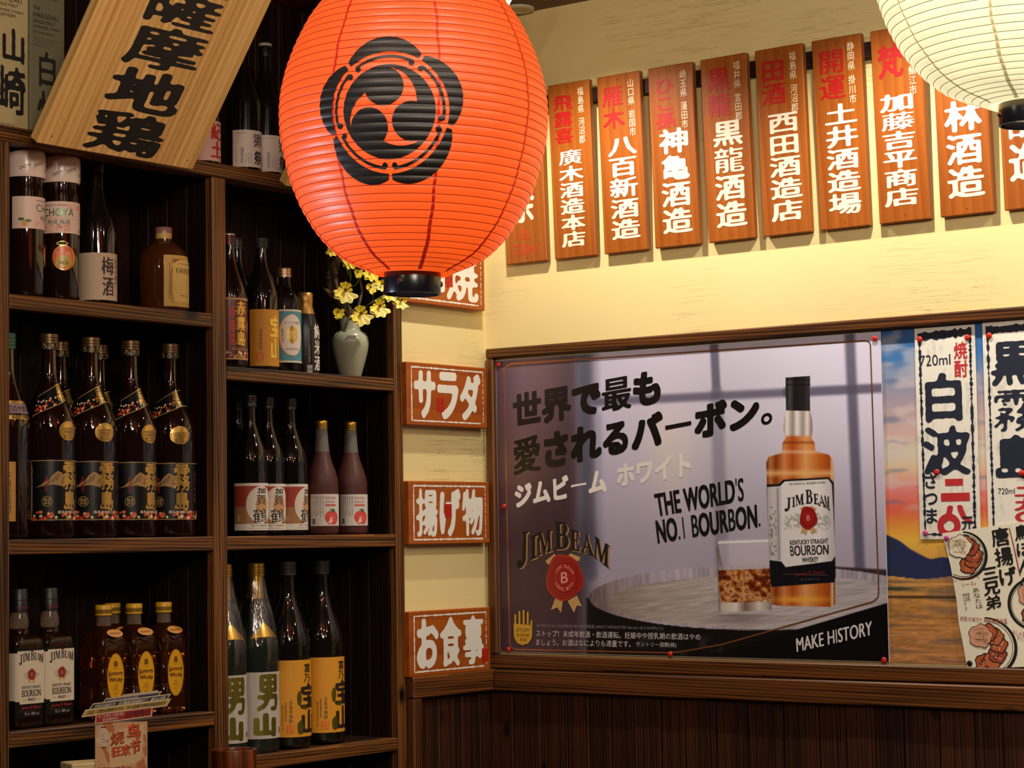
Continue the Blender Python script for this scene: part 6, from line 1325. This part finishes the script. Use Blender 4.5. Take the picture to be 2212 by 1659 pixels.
# ---------------------------------------------------------------- small things in front of the cabinet
ct = thing('counter', 'dark wooden counter in front of the cabinet, just below the photo', 'counter', (.185, -1.3, 0)); G().box(-.165, .165, -1.2, .95, .806, .842, .003).obj('top', PLANK['y'], ct); G().box(-.13, .13, -1.15, .90, .0, .8055, .003).obj('front_panel', PLANK['z'], ct)
CT = .8422
y = yat(506, .93, .14); bc = thing('bamboo_cup', 'brown bamboo cup on the counter below the cabinet post', 'cup', (.14, y, CT))
G().lathe([(0, .040), (.002, .0425), (.060, .0430), (.1130, .0445), (.1145, .0440), (.1145, .0385), (.112, .0378), (.012, .036)], 40).obj('body', BAMB, bc, True, 50)
y = yat(172, .94, .075); bx = thing('snack_box', 'small black and cream carton at the lower left, half behind the festival card', 'box', (.075, y+.022, CT), radians(68))
G().box(-.038, .038, -.028, .028, 0, .104, .001).obj('carton', pmat('black_carton', '141013', .4), bx); G().box(-.044, .044, -.033, .033, .104, .117, .002).obj('lid', pmat('cream_lid', 'd2bc84', .5), bx)
D = Design()
for k in range(9): D.rect(-.036+k*.0082, .0985, -.0310+k*.0082, .1035, ink('d8c490'), 2, None)
D.rect(-.0375, .0, -.034, .104, ink('c8b078'), 2, None); D.rect(.034, .0, .0375, .104, ink('c8b078'), 2, None); D.ring(0, .074, .024, .018, .003, ink('c89a50'), 3, a0=.2, a1=2.94); D.text('名物', (-.014, .060, .014, .080), ink('d0a860'), bold=.02, N=30)
D.emit('printed_design', flatwarp(-.0282), bx)
# festival card on its stand
y = yat(262, .98, .15); fc = thing('festival_card', 'orange cardboard sign on a stand with slanted banners, reading 烧鸟 狂欢节 2024', 'card', (.15, y, CT+.064), radians(38)); fc.scale = (.85, .85, .85)
w2_ = .0555; top = .150
def card(px, py, X, Z):
    n = vnoise(X*1000+Z*400, Z*1000, 12, 30, 77)*.7+vnoise(X*1000, Z*1000-X*600, 6, 18, 78)*.3; I = blend(np.zeros(X.shape+(3,)), np.ones(X.shape), 'd8a67a'); I = blend(I, sm(.55, .62, n), 'c27844'); return blend(I, sm(.40, .44, n)*(1-sm(.48, .52, n))*.8, 'e6c09a')
nxx = 48; nzz = 66; Xg, Zg = np.meshgrid(np.linspace(-w2_, w2_, nxx), np.linspace(.006, top, nzz)); colr = card(None, None, Xg, Zg)
V = np.stack([Xg, np.full_like(Xg, -.0012), Zg], -1).reshape(-1, 3); F = [(j*nxx+i, j*nxx+i+1, (j+1)*nxx+i+1, (j+1)*nxx+i) for j in range(nzz-1) for i in range(nxx-1)]
o = mesh_obj('printed_sheet', V, F, PRINTM, fc); at = o.data.color_attributes.new('col', 'FLOAT_COLOR', 'POINT'); at.data.foreach_set('color', np.concatenate([lin(colr).reshape(-1, 3), np.ones((len(V), 1))], 1).astype(np.float32).ravel())
G().box(-w2_-.0015, w2_+.0015, -.0010, .0010, .004, top+.001, 0).obj('backing', pmat('card_edge', 'c8a070', .6), fc); g = G(); g.box(-.03, .03, -.018, .030, -.0750, -.070, .001); g.box(-.006, .006, .002, .006, -.070, .05, .001); g.obj('stand', pmat('black_stand', '1a1614', .4), fc)
D = Design(); K = ink('3a100c'); OR = ink('d8501c')
D.poly([(-.026, .052), (-.023, .128), (.02, .140), (.050, .146), (.046, .088), (.040, .066), (.03, .060)], ink('e0bd8c'), 1)
for s, q in (('烧', [(-.024, .128), (.006, .134), (.006, .105), (-.024, .099)]), ('鸟', [(.010, .144), (.042, .150), (.042, .114), (.012, .110)]), ('狂', [(-.022, .096), (.000, .100), (.000, .078), (-.022, .074)]), ('欢', [(.000, .100), (.020, .104), (.020, .080), (.000, .076)]), ('节', [(.020, .110), (.042, .114), (.042, .084), (.020, .080)])):
    D.text(s, [(a+.001, b-.001) for a, b in q], K, bold=.085, N=44, layer=2, sm=.02); D.text(s, q, OR, bold=.04, N=44, layer=4)
D.text('2024', (.008, .104, .026, .110), ink('efdcc0'), bold=.02, N=30, layer=5)
D.ellipse(-.038, .118, .0125, .021, ink('d8bfa4'), 2, 30); D.rect(-.044, .139, -.033, .141, ink('2a1a18'), 3, None); D.rect(-.043, .095, -.032, .097, ink('2a1a18'), 3, None); D.line([(-.043, .126), (-.040, .122), (-.043, .116), (-.038, .114), (-.034, .108), (-.042, .108)], .0008, ink('3a2a28'), 4); D.rect(-.0305, .107, -.028, .112, ink('8a2018'), 4, None)
D.text('全场串烧买满7送1', (-.052, .042, .026, .054), ink('a02a20'), bold=.05, N=34, layer=3); D.text('22日 23日 24日 25日 26日', (-.044, .024, .048, .033), ink('a8241c'), bold=.03, N=30, layer=3)
D.poly([(.024, .050), (.052, .056), (.052, .032), (.024, .034)], ink('c8684c'), 2); D.emit('lettering', flatwarp(-.0013), fc)
def banner(x0, z0, x1, z1, h, sk, fillc, yoff, texts, name='banner'):
    dx, dz = x1-x0, z1-z0; g = np.array([dx, dz]); L = np.linalg.norm(g); g /= L; up = np.array([-g[1], g[0]])
    def P(s, v): q = np.array([x0, z0])+g*s+up*v+g*sk*v; return tuple(q)
    e = .0022; out = [P(-e, -e), P(L+e, -e), P(L+e, h+e), P(-e, h+e)]; inn = [P(0, 0), P(L, 0), P(L, h), P(0, h)]
    D = Design(); D.poly(out, ink('dccaa8'), 0); D.poly(inn, ink(fillc), 1)
    for s, a, b, c0, c1, col, bo in texts: D.text(s, [P(L*a, h*c1), P(L*b, h*c1), P(L*b, h*c0), P(L*a, h*c0)], ink(col), bold=bo, N=34, layer=3)
    o = D.emit(name, flatwarp(yoff), fc); V = [(x, yoff+.0012, z) for x, z in out]+[(x, yoff+.0002, z) for x, z in out]
    mesh_obj('banner_board', V, [(0, 1, 2, 3), (4, 5, 6, 7), (0, 1, 5, 4), (1, 2, 6, 5), (2, 3, 7, 6), (3, 0, 4, 7)], ink('b89868'), o); return o
banner(-.054, .150, .066, .164, .017, .2, 'a8221a', -.006, [('为了让更多人享受福利', .03, .50, .55, .92, 'e8d8c0', .02), ('建议用餐时间为', .12, .40, .08, .45, 'e8d8c0', .02), ('2小时内哦', .53, .97, .08, .92, '3a0c0c', .05)])
banner(-.083, .165, .100, .186, .011, .7, 'c8a04c', -.004, [('建议一次性点完所需烤串，中途加单等待时间会很长喔', .04, .97, .12, .88, '2a1c10', .03)])
banner(-.068, .179, .098, .197, .010, .9, '2a2220', -.002, [('烤鸟是点单现烤，我们每单已经很努力了，请耐心等待', .04, .97, .12, .88, 'd8ccb8', .03)])
banner(-.040, .191, .078, .204, .0085, 1.0, '3a3450', -.0, [('感谢您对我们的理解支持', .04, .62, .12, .88, 'b8a8b8', .03)])
banner(-.002, .202, .072, .210, .0050, 1.1, '6a5a5c', .002, [('谢谢光临', .1, .9, .1, .9, 'd8ccc0', .02)])

# round fitting on the ceiling
x, z_ = onY(1119, 26, 0.0); cf = thing('ceiling_fitting', 'small round white fitting on the wooden ceiling, behind the red lantern', 'ceiling fitting', (.150, -.050, CEIL), rx=pi)
G().lathe([(.0005, .040), (.004, .040), (.006, .037), (.006, .026), (.003, .024), (.003, .001)], 32).obj('cover', pmat('white_plastic', 'cfc0a4', .4), cf, True, 40)
